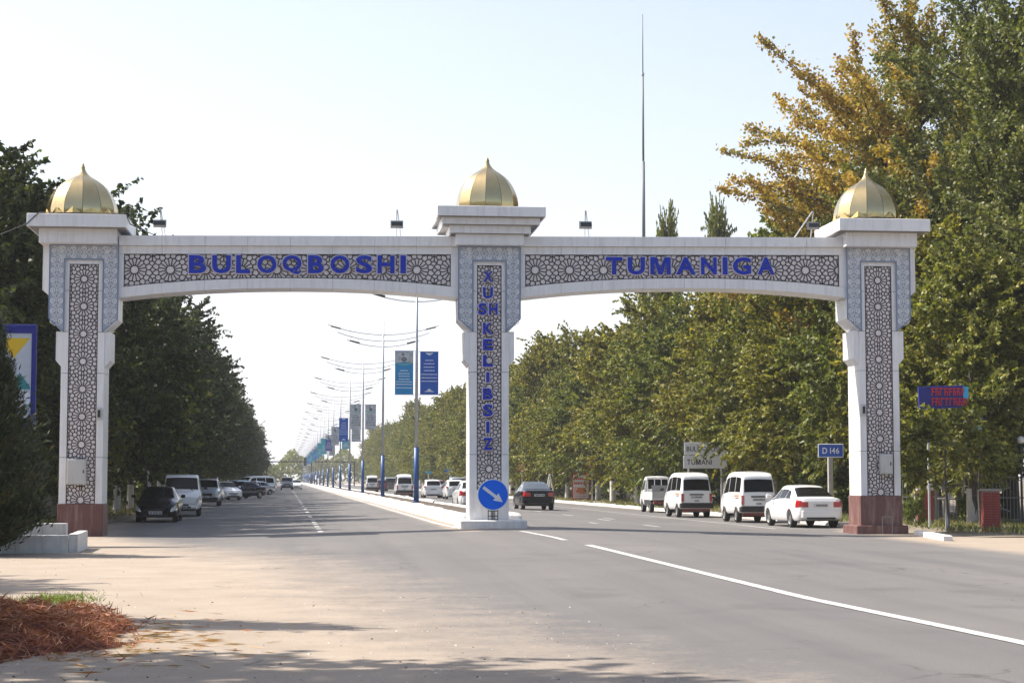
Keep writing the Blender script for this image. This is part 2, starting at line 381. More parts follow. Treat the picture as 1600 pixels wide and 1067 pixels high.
paint("shoulder_line", [(16.0, 59, 16.15, 64), (16.15, 64, 16.3, 420)], .14)
for (x0, y0, x1, y1) in ():
    pass

# ------------------------------------------------------------------ median with kerb blocks
med = MB()
ys = [56.0]
mo = link("median", None); mo["kind"] = "structure"
MX0, MX1 = 5.45, 7.0
fill = MB()
yy = np.arange(56, 700, 6.)
for a, b in zip(yy[:-1], yy[1:]): fill.box(MX0+.2, MX1-.2, a, b, gz(6.2, a)-.1, gz(6.2, 100)+.34)
fo = fill.build("median_fill", "soil", mo)
kb = MB().bbox(-.12, .12, 0, 2.94, -.12, .42, .035).build("kerb_block", "concrete", mesh_only=True)
kbr = MB().bbox(-.12, .12, 0, 2.92, -.12, .40, .05).build("kerb_block", "concrete", mesh_only=True)
for i in range(45):
    y = 55.6+i*3
    for x in (MX0, MX1):
        link("kerb_block", rnd.choice((kb, kbr)), mo, (x+rnd.uniform(-.015, .015), y, gz(6.2, 100)+rnd.uniform(-.025, .02)), (rnd.uniform(-.006, .006), 0, rnd.uniform(-.004, .004)))
far = MB()
for y in np.arange(55.6+45*3, 640, 3):
    for x in (MX0, MX1): far.bbox(x-.12, x+.12, y, y+2.94, .08, .62, .03)
o = far.build("far_kerb", "concrete", mo); o["kind"] = "stuff"
kn = MB()
MB().bbox(MX0-.12, MX1+.12, 55.3, 55.58, .1, .58, .04).build("kerb_end", "concrete", mo)
# right kerb
rk = link("right_kerb", None); rk["kind"] = "structure"
kr = MB().bbox(-.08, .08, 0, 1.96, -.1, .15, .02).build("kerb_block", "concrete", mesh_only=True)
for i in range(60): link("kerb_block", kr, rk, (19.3+rnd.uniform(-.01, .01), 57+i*2, rnd.uniform(-.02, .01)), rnd.uniform(-.004, .004))
o = MB().box(19.22, 19.38, 177, 600, -.1, .14).build("far_kerb", "concrete", rk)
slab = MB().bbox(-2.6, 2.6, -.13, .13, 0, .14, .02).build("kerb_stone", "concrete", None, loc=(18.1, 50.1, 0), rot=(0, 0, R_(79)))
tag(slab, "loose white painted kerb stone lying aslant right of the red plinth of the right pillar", "kerb stone")

# ------------------------------------------------------------------ GATEWAY
G = thing("gateway", "white clad triple-pillar road gateway with gold domes and blue lettering spanning both carriageways", "gateway", (-6.44, 54.23, 0), R_(-1.2))
def dz(u): return .0105*u
# lattice pattern: Voronoi cells round sixteen-petalled rosettes
def voronoi_edges(seeds, P, Hc, axis):
    """cells of seeds in a strip periodic along one axis (period P); cross axis limited to +-Hc"""
    S = [(s[0]+k*P, s[1]) for k in (-1, 0, 1) for s in seeds]; E = {}
    for s in seeds:
        poly = [(s[0]-1.5, s[1]-1.5), (s[0]+1.5, s[1]-1.5), (s[0]+1.5, s[1]+1.5), (s[0]-1.5, s[1]+1.5)]
        for q in S:
            dx, dy = q[0]-s[0], q[1]-s[1]; d2 = dx*dx+dy*dy
            if d2 < 1e-9 or d2 > 2: continue
            mx, my = (q[0]+s[0])/2, (q[1]+s[1])/2; new = []
            for i in range(len(poly)):
                a, b = poly[i], poly[(i+1) % len(poly)]
                fa = (a[0]-mx)*dx+(a[1]-my)*dy; fb = (b[0]-mx)*dx+(b[1]-my)*dy
                if fa <= 0: new.append(a)
                if fa*fb < 0: t = fa/(fa-fb); new.append((a[0]+(b[0]-a[0])*t, a[1]+(b[1]-a[1])*t))
            poly = new
            if not poly: break
        for i in range(len(poly)):
            a, b = poly[i], poly[(i+1) % len(poly)]
            if math.hypot(a[0]-b[0], a[1]-b[1]) < .012: continue
            k = (round((a[0]+b[0])/2, 2), round((a[1]+b[1])/2, 2)); E[k] = (a, b)
    return list(E.values())
def rosette_edges(P, Hc, Rr):
    seeds = [(0, 0)]
    for k in range(16):
        t = math.pi*k/8; seeds.append((.52*Rr*math.cos(t), .52*Rr*math.sin(t)))
    ring = []
    for k in range(16):
        t = math.pi*(k+.5)/8; ring.append((.93*Rr*math.cos(t), .93*Rr*math.sin(t)))
    for k in range(16):
        t = math.pi*k/8; ring.append((1.13*Rr*math.cos(t), 1.13*Rr*math.sin(t)))
    for c in ring:
        if abs(c[0]) <= P/2-.04 or True:
            ok = all(math.hypot(c[0]+j*P-q[0], c[1]-q[1]) > .15*Rr for j in (-1, 0, 1) for q in seeds) and math.hypot(abs(c[0])-P, c[1]) > .85*Rr
            if ok: seeds.append(c)
    st = .21*Rr; ny = int(2*Hc/st)+2
    for j in range(-ny, ny+1):
        for i in range(-40, 41):
            c = ((i+.5*(j % 2))*st*1.05, j*st)
            if abs(c[0]) > P/2+1e-6 or abs(c[1]) > Hc+st: continue
            if all(math.hypot(c[0]+q*P-s[0], c[1]-s[1]) > .19*Rr for s in seeds for q in (-1, 0, 1)) and math.hypot(*c) > 1.15*Rr and math.hypot(abs(c[0])-P, c[1]) > 1.15*Rr:
                seeds.append(c)
    # normalise into one period
    seeds = [((s[0]+P/2) % P-P/2, s[1]) for s in seeds]
    uq = []
    for s in seeds:
        if all(math.hypot(s[0]-q[0]+j*P, s[1]-q[1]) > .1*Rr for q in uq for j in (-1, 0, 1)): uq.append(s)
    return voronoi_edges(uq, P, Hc, 0)
EB = rosette_edges(1.03, .55, .47)      # beams: period along x
EC = rosette_edges(.80, .42, .385)       # columns: period along z (swapped)
def lattice(mb, edges, P, n, to, inside, y0, y1, wd, mi=0):
    for k in range(n):
        for a, b in edges:
            p = to(a[0]+k*P, a[1]); q = to(b[0]+k*P, b[1]); ip, iq = inside(*p), inside(*q)
            if not ip and not iq: continue
            if ip != iq:
                if iq: p, q = q, p
                lo, hi = 0, 1
                for _ in range(7):
                    t = (lo+hi)/2; c = (p[0]+(q[0]-p[0])*t, p[1]+(q[1]-p[1])*t)
                    if inside(*c): lo = t
                    else: hi = t
                q = (p[0]+(q[0]-p[0])*lo, p[1]+(q[1]-p[1])*lo)
            mb.ribbon([p, q], wd, y0, y1, mi)
def scrolls(mb, cx, cz, s, vertical, y0, y1, wd):
    for sg in (-1, 1):
        pts = []
        for k in range(15):
            t = k/14; a = -math.pi/2+t*3.1*math.pi; r = s*(.5-.40*t)
            x = sg*(s*.62+r*math.cos(a)*.95); z = r*math.sin(a)
            pts.append((cx+x, cz+z) if vertical else (cx+z, cz+x))
        mb.ribbon(pts, wd, y0, y1)
        p2 = [(sg*s*.62, -s*.5), (sg*s*.2, -s*.85), (0, -s*.45), (0, s*.3), (sg*s*.35, s*.75), (sg*s*.8, s*.95)]
        mb.ribbon([(cx+a, cz+b) if vertical else (cx+b, cz+a) for a, b in p2], wd*.8, y0, y1)
    d = s*.22
    mb.add([(cx+d, y0, cz), (cx, y0, cz+d), (cx-d, y0, cz), (cx, y0, cz-d)], [(0, 3, 2, 1)])

DEPTH = 1.22
def column(uc, off, zbot, hw, fw, plinth, side):
    o0 = off
    hl = .405 if side != 0 else .355            # half width of the lattice strip
    ztop = 8.43+o0
    core = MB(); core.box(uc-hw+.02, uc+hw-.02, .052, DEPTH-.021, zbot, ztop)
    col = core.build("column", "joint", G)
    segs = [zbot if not plinth else .93+o0, 2.27+o0, 3.5+o0, 4.7+o0, 5.86+o0, 7.15+o0, ztop]
    segs = [segs[0], 2.27+o0, 4.70+o0, 5.90+o0, 7.1+o0, ztop]
    zl0 = segs[0] if side != 0 else 1.33; zl1 = 7.87+o0
    g = .007
    for a, b in zip(segs[:-1], segs[1:]):
        for sx in (-1, 1):
            x0, x1 = sorted((uc+sx*hw, uc+sx*(hl+.012)))
            MB().bbox(x0, x1, 0, .05, a+g, b-g, .004).build("cladding_panel", "white", col)
            xa, xb = sorted((uc+sx*(hw), uc+sx*(hw-.02)))
            MB().box(xa-.001, xb+.001, .052, DEPTH, a+g, b-g).build("side_panel", "white", col)
        MB().box(uc-hw+.03, uc+hw-.03, DEPTH-.02, DEPTH+.004, a+g, b-g).build("rear_panel", "white", col)
    MB().box(uc-hl-.01, uc+hl+.01, 0, .05, zl1+.005, ztop).build("cladding_panel", "white", col)
    if side == 0: MB().box(uc-hl-.01, uc+hl+.01, .002, .05, zbot, zl0-.005).build("cladding_panel", "white", col)
    MB().box(uc-hl-.01, uc+hl+.01, .028, .05, zl0, zl1).build("lattice_backing", "back", col)
    lt = MB(); P = .80
    c0 = zl1-.43
    ins = lambda x, z: uc-hl <= x <= uc+hl and zl0 <= z <= zl1
    n = int((zl1-zl0)/P)+3
    lattice(lt, EC, P, n, lambda a, b: (uc+b, c0-a+P), ins, .014, .0275, .025)
    for (xa, xb, za, zb) in ((uc-hl, uc-hl+.014, zl0, zl1), (uc+hl-.014, uc+hl, zl0, zl1), (uc-hl+.014, uc+hl-.014, zl0, zl0+.014), (uc-hl+.014, uc+hl-.014, zl1-.014, zl1)):
        lt.box(xa, xb, -.002, .03, za, zb)
    lt.build("lattice_screen", "bronze", col)
    # corbelled shoulders
    for sx in (-1, 1):
        MB().prism([(uc+sx*(hw+.001), 4.88+o0), (uc+sx*(hw+.16), 5.07+o0), (uc+sx*(hw+.16), 5.905+o0), (uc+sx*(hw+.001), 5.905+o0)], .03, DEPTH-.03).build("shoulder_block", "white", col)
        MB().prism([(uc+sx*(hw+.002), 5.91+o0), (uc+sx*(fw), 6.27+o0), (uc+sx*(fw), ztop), (uc+sx*(hw+.002), ztop)], .001, DEPTH).build("capital_block", "white", col)
    if side:
        MB().prism([(uc+side*(fw+.002), 6.93+o0), (uc+side*(fw+.22), 7.12+o0), (uc+side*(fw+.22), ztop), (uc+side*(fw+.002), ztop)], .1, DEPTH-.1).build("side_stub", "white", col)
    # scroll frame
    iw = fw-.43
    zi = 8.0+o0
    fr = [(uc-fw, 6.28+o0), (uc-iw, 5.90+o0), (uc-iw, zi), (uc+iw, zi), (uc+iw, 5.90+o0), (uc+fw, 6.28+o0), (uc+fw, ztop), (uc-fw, ztop)]
    sf = MB()
    sf.prism([fr[0], fr[1], fr[2], (uc-iw, ztop), fr[7]], -.06, -.001); sf.prism([fr[3], fr[4], fr[5], fr[6], (uc+iw, ztop)], -.06, -.001)
    sf.prism([(uc-iw+.0005, zi), (uc+iw-.0005, zi), (uc+iw-.0005, ztop), (uc-iw+.0005, ztop)], -.06, -.001)
    sfo = sf.build("scroll_frame", "scrollbg", col)
    e = MB()
    loop = [fr[0], fr[1], fr[2], fr[3], fr[4], fr[5], fr[6], fr[7], fr[0]]
    for a, b in zip(loop[:-1], loop[1:]): e.ribbon([a, b], .03, -.072, -.06)
    e.build("frame_border", "scrolledge", col)
    s = MB(); lw = fw-.215
    for k in range(7):
        z = zi-.02-k*.295
        for sx in (-1, 1): scrolls(s, uc+sx*lw, z, .168, True, -.072, -.06, .024)
    for k in range(-2, 3): scrolls(s, uc+k*.3, zi+.215, .165, False, -.072, -.06, .024)
    for sx in (-1, 1): scrolls(s, uc+sx*lw, zi+.25, .14, True, -.074, -.06, .021)
    s.build("scroll_relief", "scroll", col)
    if plinth:
        pb = MB(); pb.bbox(uc-hw-.03, uc+hw+.03, -.03, DEPTH+.03, -.15, .93+o0, .01); pb.build("red_plinth", "redstone", col)
        if side > 0:
            MB().bbox(uc-hw-.19, uc+hw+.17, -.16, DEPTH+.12, -.2, .26, .02).build("plinth_footing", "redstone", col)
    return col
CL, CM, CR = .60, 12.42, 24.27
column(CL, 0.0, .9, .615, .98, True, -1)
column(CM, .10, .45, .585, .92, False, 0)
column(CR, .215, 1.1, .615, .98, True, 1)

# island under the middle pillar
isl = MB(); isl.bbox(-.98, .98, -.62, 1.75, -.3, .45, .03)
io = isl.build("island_slab", "concrete", G, loc=(CM+.08, 0, 0))
def cornice(uc, off, kind):
    if kind == 'side': st = [(.0, 8.435, 8.86, 1.10, -.45), (.0, 8.862, 9.23, 1.40, -.8)]
    else: st = [(0, 8.433, 8.76, 1.01, -.35), (0, 8.762, 9.0, 1.20, -.5), (0, 9.002, 9.21, 1.45, -.68), (0, 9.215, 9.51, 1.60, -.9)]
    base = None
    for i, (_, z0, z1, h, v0) in enumerate(st):
        h2 = h
        b = MB(); b.bbox(uc-h2, uc+h2, v0, DEPTH-v0, z0+off, z1+off, .012)
        o = b.build("cornice" if base is None else "cornice_step", "white", G if base is None else base)
        if base is None: base = o
        else:
            MB().box(uc-h2+.05, uc+h2-.05, v0+.05, DEPTH-v0-.05, z0+off-.012, z0+off-.001).build("soffit_sheet", "joint", base)  # dark grey sheet across the underside of the overhanging step
    return base
cornice(.457+.0, 0, 'side'); cornice(CM-.01, .11, 'mid'); cornice(CR-.0, .205, 'side')
PROF = [(1.02, 0), (1.03, .10), (1.03, .20), (1.0, .36), (.955, .5), (.89, .65), (.80, .80), (.70, .93), (.58, 1.04), (.45, 1.13), (.33, 1.2), (.22, 1.27), (.14, 1.35), (.085, 1.44), (.06, 1.53), (.055, 1.56)]
def dome(uc, z, rs, hs, rot, petals=True):
    n = 12
    core = MB().lathe([(r*rs-.025 if r*rs > .06 else .02, h*hs) for r, h in PROF], (uc, DEPTH/2, z), 24)
    d = core.build("dome", "joint", G)
    for k in range(n):
        a0 = rot+2*math.pi*k/n; a1 = a0+2*math.pi/n; vs = []; fs = []
        for (r, h) in PROF:
            r *= rs; h *= hs
            for t in (0, .5, 1):
                a = a0+.006+(a1-a0-.012)*t; bulge = 1.0-.0*abs(t-.5)
                c = r*math.cos(math.pi/n)/math.cos((t-.5)*2*math.pi/n)*1.01
                vs.append((uc+c*math.cos(a), DEPTH/2+c*math.sin(a), z+h))
        for i in range(len(PROF)-1):
            for t in (0, 1): fs.append((i*3+t, i*3+t+1, i*3+t+4, i*3+t+3))
        MB().add(vs, fs).build("dome_panel", "gold", d, smooth=True)
        if not petals: continue
        am = (a0+a1)/2; w2 = .22*rs
        c = 1.045*rs
        P = [(uc+c*math.cos(a0+.02), DEPTH/2+c*math.sin(a0+.02), z), (uc+c*math.cos(a1-.02), DEPTH/2+c*math.sin(a1-.02), z),
             (uc+(c+.0)*math.cos(am), DEPTH/2+(c+.0)*math.sin(am), z+.21*hs), (uc+(c+.05)*math.cos(am), DEPTH/2+(c+.05)*math.sin(am), z+.02)]
        MB().add(P, [(0, 3, 2), (3, 1, 2), (0, 1, 3)]).build("foot_petal", "gold2", d)
    MB().lathe([(.07, 0), (.05, .05), (.03, .1), (.02, .14), (.0, .15)], (uc, DEPTH/2, z+1.53*hs), 10).build("finial", "gold", d, smooth=True)
dome(.43, 9.30, 1.0, .98, R_(8)); dome(12.41, 9.72, .9, .97, R_(22), False); dome(24.13, 9.53, .97, .98, R_(14))

def beam(u0, u1, latx0, latx1):
    L = u1-u0; um = (u0+u1)/2
    def arc(x, ze, zm):   # flattened arch
        t = abs((x-um)/(L/2)); return zm+(ze-zm)*(t**2.2)+dz(x)
    bot = lambda x: arc(x, 6.88, 7.17); lb = lambda x: arc(x, 7.19, 7.465)
    N = 40; xs = [u0+L*i/N for i in range(N+1)]
    V0, V1 = .04, DEPTH-.04
    b = MB()
    for a, c in zip(xs[:-1], xs[1:]):
        b.add([(a, V0+.03, bot(a)+.02), (c, V0+.03, bot(c)+.02), (c, V0+.03, 8.4+dz(c)), (a, V0+.03, 8.4+dz(a)), (a, V1, bot(a)+.02), (c, V1, bot(c)+.02), (c, V1, 8.4+dz(c)), (a, V1, 8.4+dz(a))],
              [(0, 1, 2, 3), (5, 4, 7, 6)])
    bo = b.build("beam", "joint", G)
    # backing of lattice
    bk = MB(); lt8 = lambda x: 8.17+dz(x)
    xl = [latx0+(latx1-latx0)*i/N for i in range(N+1)]
    for a, c in zip(xl[:-1], xl[1:]):
        bk.add([(a, .066, lb(a)), (c, .066, lb(c)), (c, .066, lt8(c)), (a, .066, lt8(a))], [(0, 1, 2, 3)])
    bk.build("lattice_backing", "back", bo)
    lt = MB(); P = 1.03; cz = 7.70
    n = int((latx1-latx0)/P)+3
    lattice(lt, EB, P, n, lambda a, q: (latx0+.30+a-P, cz+dz(latx0+a)+q), lambda x, z: latx0 <= x <= latx1 and lb(x) <= z <= lt8(x), .046, .066, .028)
    for a, c in zip(xl[:-1], xl[1:]):
        lt.ribbon([(a, lb(a)+.008), (c, lb(c)+.008)], .018, .028, .066); lt.ribbon([(a, lt8(a)-.008), (c, lt8(c)-.008)], .018, .028, .066)
    lt.ribbon([(latx0+.008, lb(latx0)), (latx0+.008, lt8(latx0))], .018, .028, .066); lt.ribbon([(latx1-.008, lb(latx1)), (latx1-.008, lt8(latx1))], .018, .028, .066)
    lt.build("lattice_screen", "bronze", bo)
    # cladding round the lattice, cut at panel joints
    npan = 8; g = .003
    for k in range(npan):
        a, c = u0+L*k/npan+g, u0+L*(k+1)/npan-g
        q = [a+(c-a)*i/5 for i in range(6)]
        mb = MB(); mb.prism([(x, bot(x)) for x in q]+[(x, lb(x)-.004) for x in q[::-1]], .03, .09); mb.build("lower_fascia_panel", "white", bo)
        mb = MB(); mb.prism([(a, 8.175+dz(a)), (c, 8.175+dz(c)), (c, 8.405+dz(c)), (a, 8.405+dz(a))], .03, .09); mb.build("upper_fascia_panel", "white", bo)
        mb = MB(); mb.prism([(a, 8.41+dz(a)), (c, 8.41+dz(c)), (c, 8.70+dz(c)), (a, 8.70+dz(a))], -.08, DEPTH+.08); mb.build("parapet_panel", "white", bo)
        mb = MB()
        for i in range(5):
            xa, xb = q[i], q[i+1]
            mb.add([(xa, .092, bot(xa)), (xb, .092, bot(xb)), (xb, V1+.02, bot(xb)-.0), (xa, V1+.02, bot(xa))], [(3, 2, 1, 0)])
            mb.add([(xa, V1+.02, bot(xa)), (xb, V1+.02, bot(xb)), (xb, V1+.02, 8.4+dz(xb)), (xa, V1+.02, 8.4+dz(xa))], [(3, 2, 1, 0)])
        mb.build("soffit_panel", "white", bo)
    for a, c in ((u0, latx0-.004), (latx1+.004, u1)):
        MB().prism([(a, lb(a)), (c, lb(c)), (c, 8.17+dz(c)), (a, 8.17+dz(a))], .03, .09).build("end_panel", "white", bo)
    return bo
beam(1.582, 11.498, 1.73, 11.27)
beam(13.342, 23.288, 13.50, 23.07)

def px_letters(chars, v0=-.0):
    for ch, u0, u1, z0, z1, y in chars:
        mb = MB()
        bw = .016 if ch == 'M' else .035; add_glyph(mb, ch, u0, u1, z0, z1, y-.05, y, 0, bw, 1)
        e = .028; add_glyph(mb, ch, u0-e, u1+e, z0-e, z1+e, y-.012, y+.03, 1, bw)
        mb.build("letter", ["blue", "outline"], G)
def ul(px): return 3.58+(px-294)*(10.0-3.58)/(637-294)
def ur(px): return 15.895+(px-945)*(21.089-15.895)/(1211-945)
Ls = []
for ch, a, b in zip("BULOQBOSHI", (295, 331, 368, 401, 440, 480, 515, 555, 589, 625), (322, 360, 390, 431, 470, 505, 545, 581, 616, 634)):
    u = ul(a); zb = 7.60+dz(u); Ls.append((ch, u, ul(b), zb-(.03 if ch == 'Q' else 0), zb+.535, .02))
for ch, a, b in zip("TUMANIGA", (946, 980, 1015, 1055, 1094, 1128, 1144, 1183), (972, 1007, 1047, 1086, 1119, 1136, 1173, 1210)):
    u = ur(a); zb = 7.60+dz(u)-.03; Ls.append((ch, u, ur(b), zb, zb+.53, .02))
for ch, yt, yb in (("X", 424, 441), ("U", 449, 467), ("SH", 474, 492.7), ("K", 505, 523), ("E", 530.5, 548), ("L", 555, 573.6), ("I", 582, 598), ("B", 607, 624.5), ("S", 632, 651), ("I", 659, 676.5), ("Z", 684, 703)):
    zt, zb = [7.775+(425-y)*(7.775-2.498)/(703-425) for y in (yt, yb)]
    c = 12.375
    if ch == "SH": Ls += [("S", c-.29, c-.03, zb, zt, -.02), ("H", c+.03, c+.29, zb, zt, -.02)]
    else: Ls.append((ch, c-(.05 if ch == 'I' else .15), c+(.05 if ch == 'I' else .15), zb, zt, -.02))
px_letters(Ls)

def gate_pt(u, v, z): return G_M @ Vector((u, v, z))
G_M = Matrix.Translation((-6.44, 54.23, 0)) @ Matrix.Rotation(R_(-1.2), 4, 'Z')
# electrical boxes and intercoms on the pillars (own things)
def wallbox(name, label, cat, u0, u1, z0, z1, kind, group):
    p = gate_pt((u0+u1)/2, -.01, (z0+z1)/2); w2 = (u1-u0)/2; h2 = (z1-z0)/2
    t = thing(name, label, cat, p, R_(-1.2), group)
    if kind == 'box':
        MB().bbox(-w2, w2, -.16, 0, -h2, h2, .01).build("cabinet", "greymetal", t)
        MB().bbox(-w2+.03, w2-.03, -.175, -.161, -h2+.03, h2-.03, .004).build("cabinet_door", "greymetal", t)
        MB().box(w2-.09, w2-.06, -.19, -.176, -.04, .05).build("latch", "darkmetal", t)
        MB().tube((w2*.5, -.05, -h2), (w2*.5, -.05, -h2-.15), .015).build("cable_gland", "darkmetal", t)
    else:
        MB().bbox(-w2, w2, -.09, 0, -h2, h2, .01).build("housing", "greymetal", t)
        MB().box(-w2*.5, w2*.5, -.1, -.091, -h2*.6, h2*.65).build("meter_window", "blacklamp", t)
wallbox("electrical_cabinet", "grey metal electrical cabinet on the lower lattice of the left pillar", "electrical box", .22, .77, 1.49, 2.22, 'box', "cabinets on the pillars")
wallbox("electrical_cabinet", "grey metal electrical cabinet fixed low on the right pillar above its red plinth", "electrical box", 24.22, 24.60, 1.80, 2.40, 'box', "cabinets on the pillars")
wallbox("meter_box", "small grey meter box with dark window on the left pillar's right cladding strip", "meter box", 1.02, 1.18, 3.35, 3.70, 'meter', "meter boxes on the pillars")
wallbox("meter_box", "small grey meter box with dark window on the right pillar's left cladding strip", "meter box", 23.67, 23.83, 3.54, 3.89, 'meter', "meter boxes on the pillars")
# round keep-right sign on its bracket
t = thing("traffic_sign", "round blue sign with white arrow pointing down right at the foot of the middle pillar", "road sign", gate_pt(12.5, -.38, .45), R_(-1.2))
def disc(mb, r, y0, y1, cz=0, n=40, mi=0, cx=0):
    mb.prism([(cx+r*math.cos(2*math.pi*k/n), cz+r*math.sin(2*math.pi*k/n)) for k in range(n)], y0, y1, 'y', mi)
mb = MB(); disc(mb, .46, -.03, -.0, .74); mb.build("sign_rim", "signwhite", t)
mb = MB(); disc(mb, .435, -.036, -.0305, .74); mb.build("sign_face", "signblue", t)
ar = [(-.36, .045), (.10, .045), (.10, .13), (.36, 0), (.10, -.13), (.10, -.045), (-.36, -.045)]
ca, sa = math.cos(R_(-37)), math.sin(R_(-37))
mb = MB().prism([(x*ca-y*sa, .74+x*sa+y*ca) for x, y in ar][::-1], -.042, -.0365, 'y'); mb.build("arrow", "signwhite", t)
mb = MB()
for x in (-.14, -.05, .05, .14): mb.box(x-.012, x+.012, -.02, .0, 0, .30)
for z in (0.02, .12, .27): mb.box(-.15, .15, -.0201, -.001, z-.012, z+.012)
mb.box(-.02, .02, .002, .04, 0, .8); mb.build("bracket", "darkmetal", t)
# hoop by the right plinth
t = MB().path([(0, 0, -.1), (0, 0, .52), (.3, 0, .52), (.3, 0, -.1)], .014).build("hoop_rail", "orange", None, loc=gate_pt(24.15, -.5, 0))
t.data.materials[0] = M["cargrey"]; tag(t, "thin metal hoop standing in front of the right pillar's red plinth", "hoop rail")
# floodlights on the beams
def floodlight(u, lean, label, cab):
    p = gate_pt(u, .4, 8.70+dz(u))
    t = thing("floodlight", label, "floodlight", p, R_(-1.2), "floodlights on the beam parapet")
    MB().path([(lean, .2, 0), (0, -.1, .85)], .018).build("arm", "steel", t)
    MB().path([(.14+lean*.3, .1, 0), (.02, -.1, .84)], .014).build("brace", "steel", t)
    mb = MB(); mb.add([(-.17, -.3, .33), (.17, -.3, .33), (.19, -.12, .28), (-.19, -.12, .28), (-.17, -.28, .46), (.17, -.28, .46), (.19, -.08, .52), (-.19, -.08, .52)],
           [(0, 3, 2, 1), (4, 5, 6, 7), (0, 1, 5, 4), (1, 2, 6, 5), (2, 3, 7, 6), (3, 0, 4, 7)]); mb.build("lamp_head", "blacklamp", t)
    MB().box(-.15, .15, -.31, -.301, .35, .44).build("lamp_glass", "lens", t)
floodlight(2.72, .06, "black floodlight on a thin arm beside the left pillar's gold dome", 0)
floodlight(9.68, .0, "black floodlight on a thin arm on the left beam close to the middle pillar", 0)
floodlight(15.35, .02, "black floodlight on a thin arm, first one right of the middle pillar", 0)
floodlight(22.35, -.55, "black floodlight on a slanting arm beside the right pillar's cornice", 0)
c1 = [gate_pt(*q) for q in ((2.65, .3, 8.75), (1.9, -.1, 9.05), (1.85, -.8, 9.25), (-.6, -.82, 9.25), (-.95, -.82, 8.9))]
c2 = [gate_pt(*q) for q in ((-.95, -.82, 8.9), (-3, -.5, 8.1), (-6, 0, 7.7), (-14, 2, 7.6))]
cb = MB().path(c1+c2[1:], .016, 5).build("power_cable", "blacklamp", None)
tag(cb, "thin dark power cable running over the left pillar's cornice towards the trees", "cable")

# ------------------------------------------------------------------ lamp posts with banners
def lamp_post_meshes():
    D = {}
    D['pole'] = MB().tube((0, 0, 2.4), (0, 0, 11.0), .085, .05, 10).build("pole", "steel", mesh_only=True, smooth=True)
    D['sleeve'] = MB().tube((0, 0, 0), (0, 0, 2.55), .13, .115, 12).tube((0,0,0),(0,0,.05),.2,.2,12).build("blue_sleeve", "postblue", mesh_only=True, smooth=True)
    arms = []
    for z, h, s in ((10.15, 3.5, .62), (9.75, 2.9, .55), (9.4, 2.3, .42)):
        pts = [(x, 0, z+s*(x/h)**2) for x in np.linspace(-h, h, 15)]
        arms.append((MB().path(pts, .028, 5).build("arm", "steel", mesh_only=True), h, z+s, s))
    D['arms'] = arms
    mb = MB(); mb.path([(0, 0, 10.95), (-2.1, 0, 10.45)], .008, 4).path([(0, 0, 10.95), (2.1, 0, 10.45)], .008, 4)
    for x in (-2.1, 2.1): mb.path([(x, 0, 10.36), (x-.08*np.sign(x), 0, 9.95)], .015, 4).path([(x*.75, 0, 9.9), (x*.72, 0, 9.58)], .015, 4)
    D['stay'] = mb.build("stay_wires", "steel", mesh_only=True)
    D['lum'] = MB().box(-.32, .32, -.09, .09, -.05, .03).build("luminaire", "darkmetal", mesh_only=True)
    return D
LP = lamp_post_meshes()
def lamp_post(x, y, z, label):
    t = thing("lamp_post", label, "street lamp", (x, y, z), 0, "lamp posts along the median")
    link("pole", LP['pole'], t); link("blue_sleeve", LP['sleeve'], t); link("stay_wires", LP['stay'], t)
    for me, h, z1, s in LP['arms']:
        a = link("arm", me, t)
        if h != 2.9:
            for sg in (-1, 1): link("luminaire", LP['lum'], a, (sg*(h-.5), 0, z1-s*.26), (0, -sg*R_(14), 0))
    return t
def banner(x, y, zb, zt, wd, side, style, label):
    t = thing("banner", label, "banner", (x+side*(wd/2+.16), y, zb), 0, "banners on the lamp posts")
    h = zt-zb; w2 = wd/2
    base = dict(blue="bannerblue", cyan="bannercyan", teal="bannerteal", grey="bannergrey", purple="bannerpurple")[style]
    MB().box(-w2, w2, -.02, .02, 0, h).build("cloth", base, t)
    MB().box(-w2-.02, w2+.02, -.028, .028, h, h+.03).box(-w2-.02, w2+.02, -.028, .028, -.03, 0).box(-side*(w2+.16)-.01, -side*w2, -.01, .01, h, h+.02).box(-side*(w2+.16)-.01, -side*w2, -.01, .01, -.02, 0).build("frame_rail", "steel", t)
    mb = MB(); r = random.Random(int(y*7+side))
    lines = [.80, .72, .64, .56, .47, .39, .31] if style == 'blue' else [.55, .48, .42, .35, .29, .23, .15]
    for i, q in enumerate(lines):
        wl = wd*(.22 if i == 0 else (.3 if i < 4 else .44)); u = -wl
        while u < wl:
            l = r.uniform(.03, .09); mb.box(u, min(wl, u+l), -.024, -.0205, h*q-.022, h*q+.022); u += l+.015
    mb.build("print_lines", "bannertext" if style != 'grey' else "cargrey", t)["kind"] = "stuff"
    if style == 'blue':
        MB().prism([(-.24, .12), (.24, .12), (.14, .17), (.09, .17), (.09, .24), (.03, .24), (0, .30), (-.03, .24), (-.09, .24), (-.09, .17), (-.14, .17)], -.024, -.0205).prism([(-.2, h-.05), (.2, h-.05), (.1, h-.12), (0, h-.17), (-.1, h-.12)][::-1], -.024, -.0205).build("emblem", "bannertext", t)
    if style in ('cyan', 'grey', 'purple'):
        MB().box(-w2+.02, w2-.02, -.024, -.0205, h*.74, h-.03).build("picture_field", "bannergrey", t)
        pts = [(-w2+.02+(wd-.04)*k/10, h*.74-.10*(1-((k-5)/5)**2)) for k in range(11)]
        MB().ribbon(pts, .05, -.026, -.0205).build("swoosh", "green", t)
        MB().prism([(-.1, h*.76), (.02, h*.74), (.14, h*.80), (.1, h*.86), (-.05, h*.87), (-.14, h*.82)], -.028, -.0245).prism([(-.16, h*.92), (-.02, h*.89), (.03, h*.93), (-.08, h*.965)], -.028, -.0245).build("picture_shapes", "cargrey", t)
MT = .56
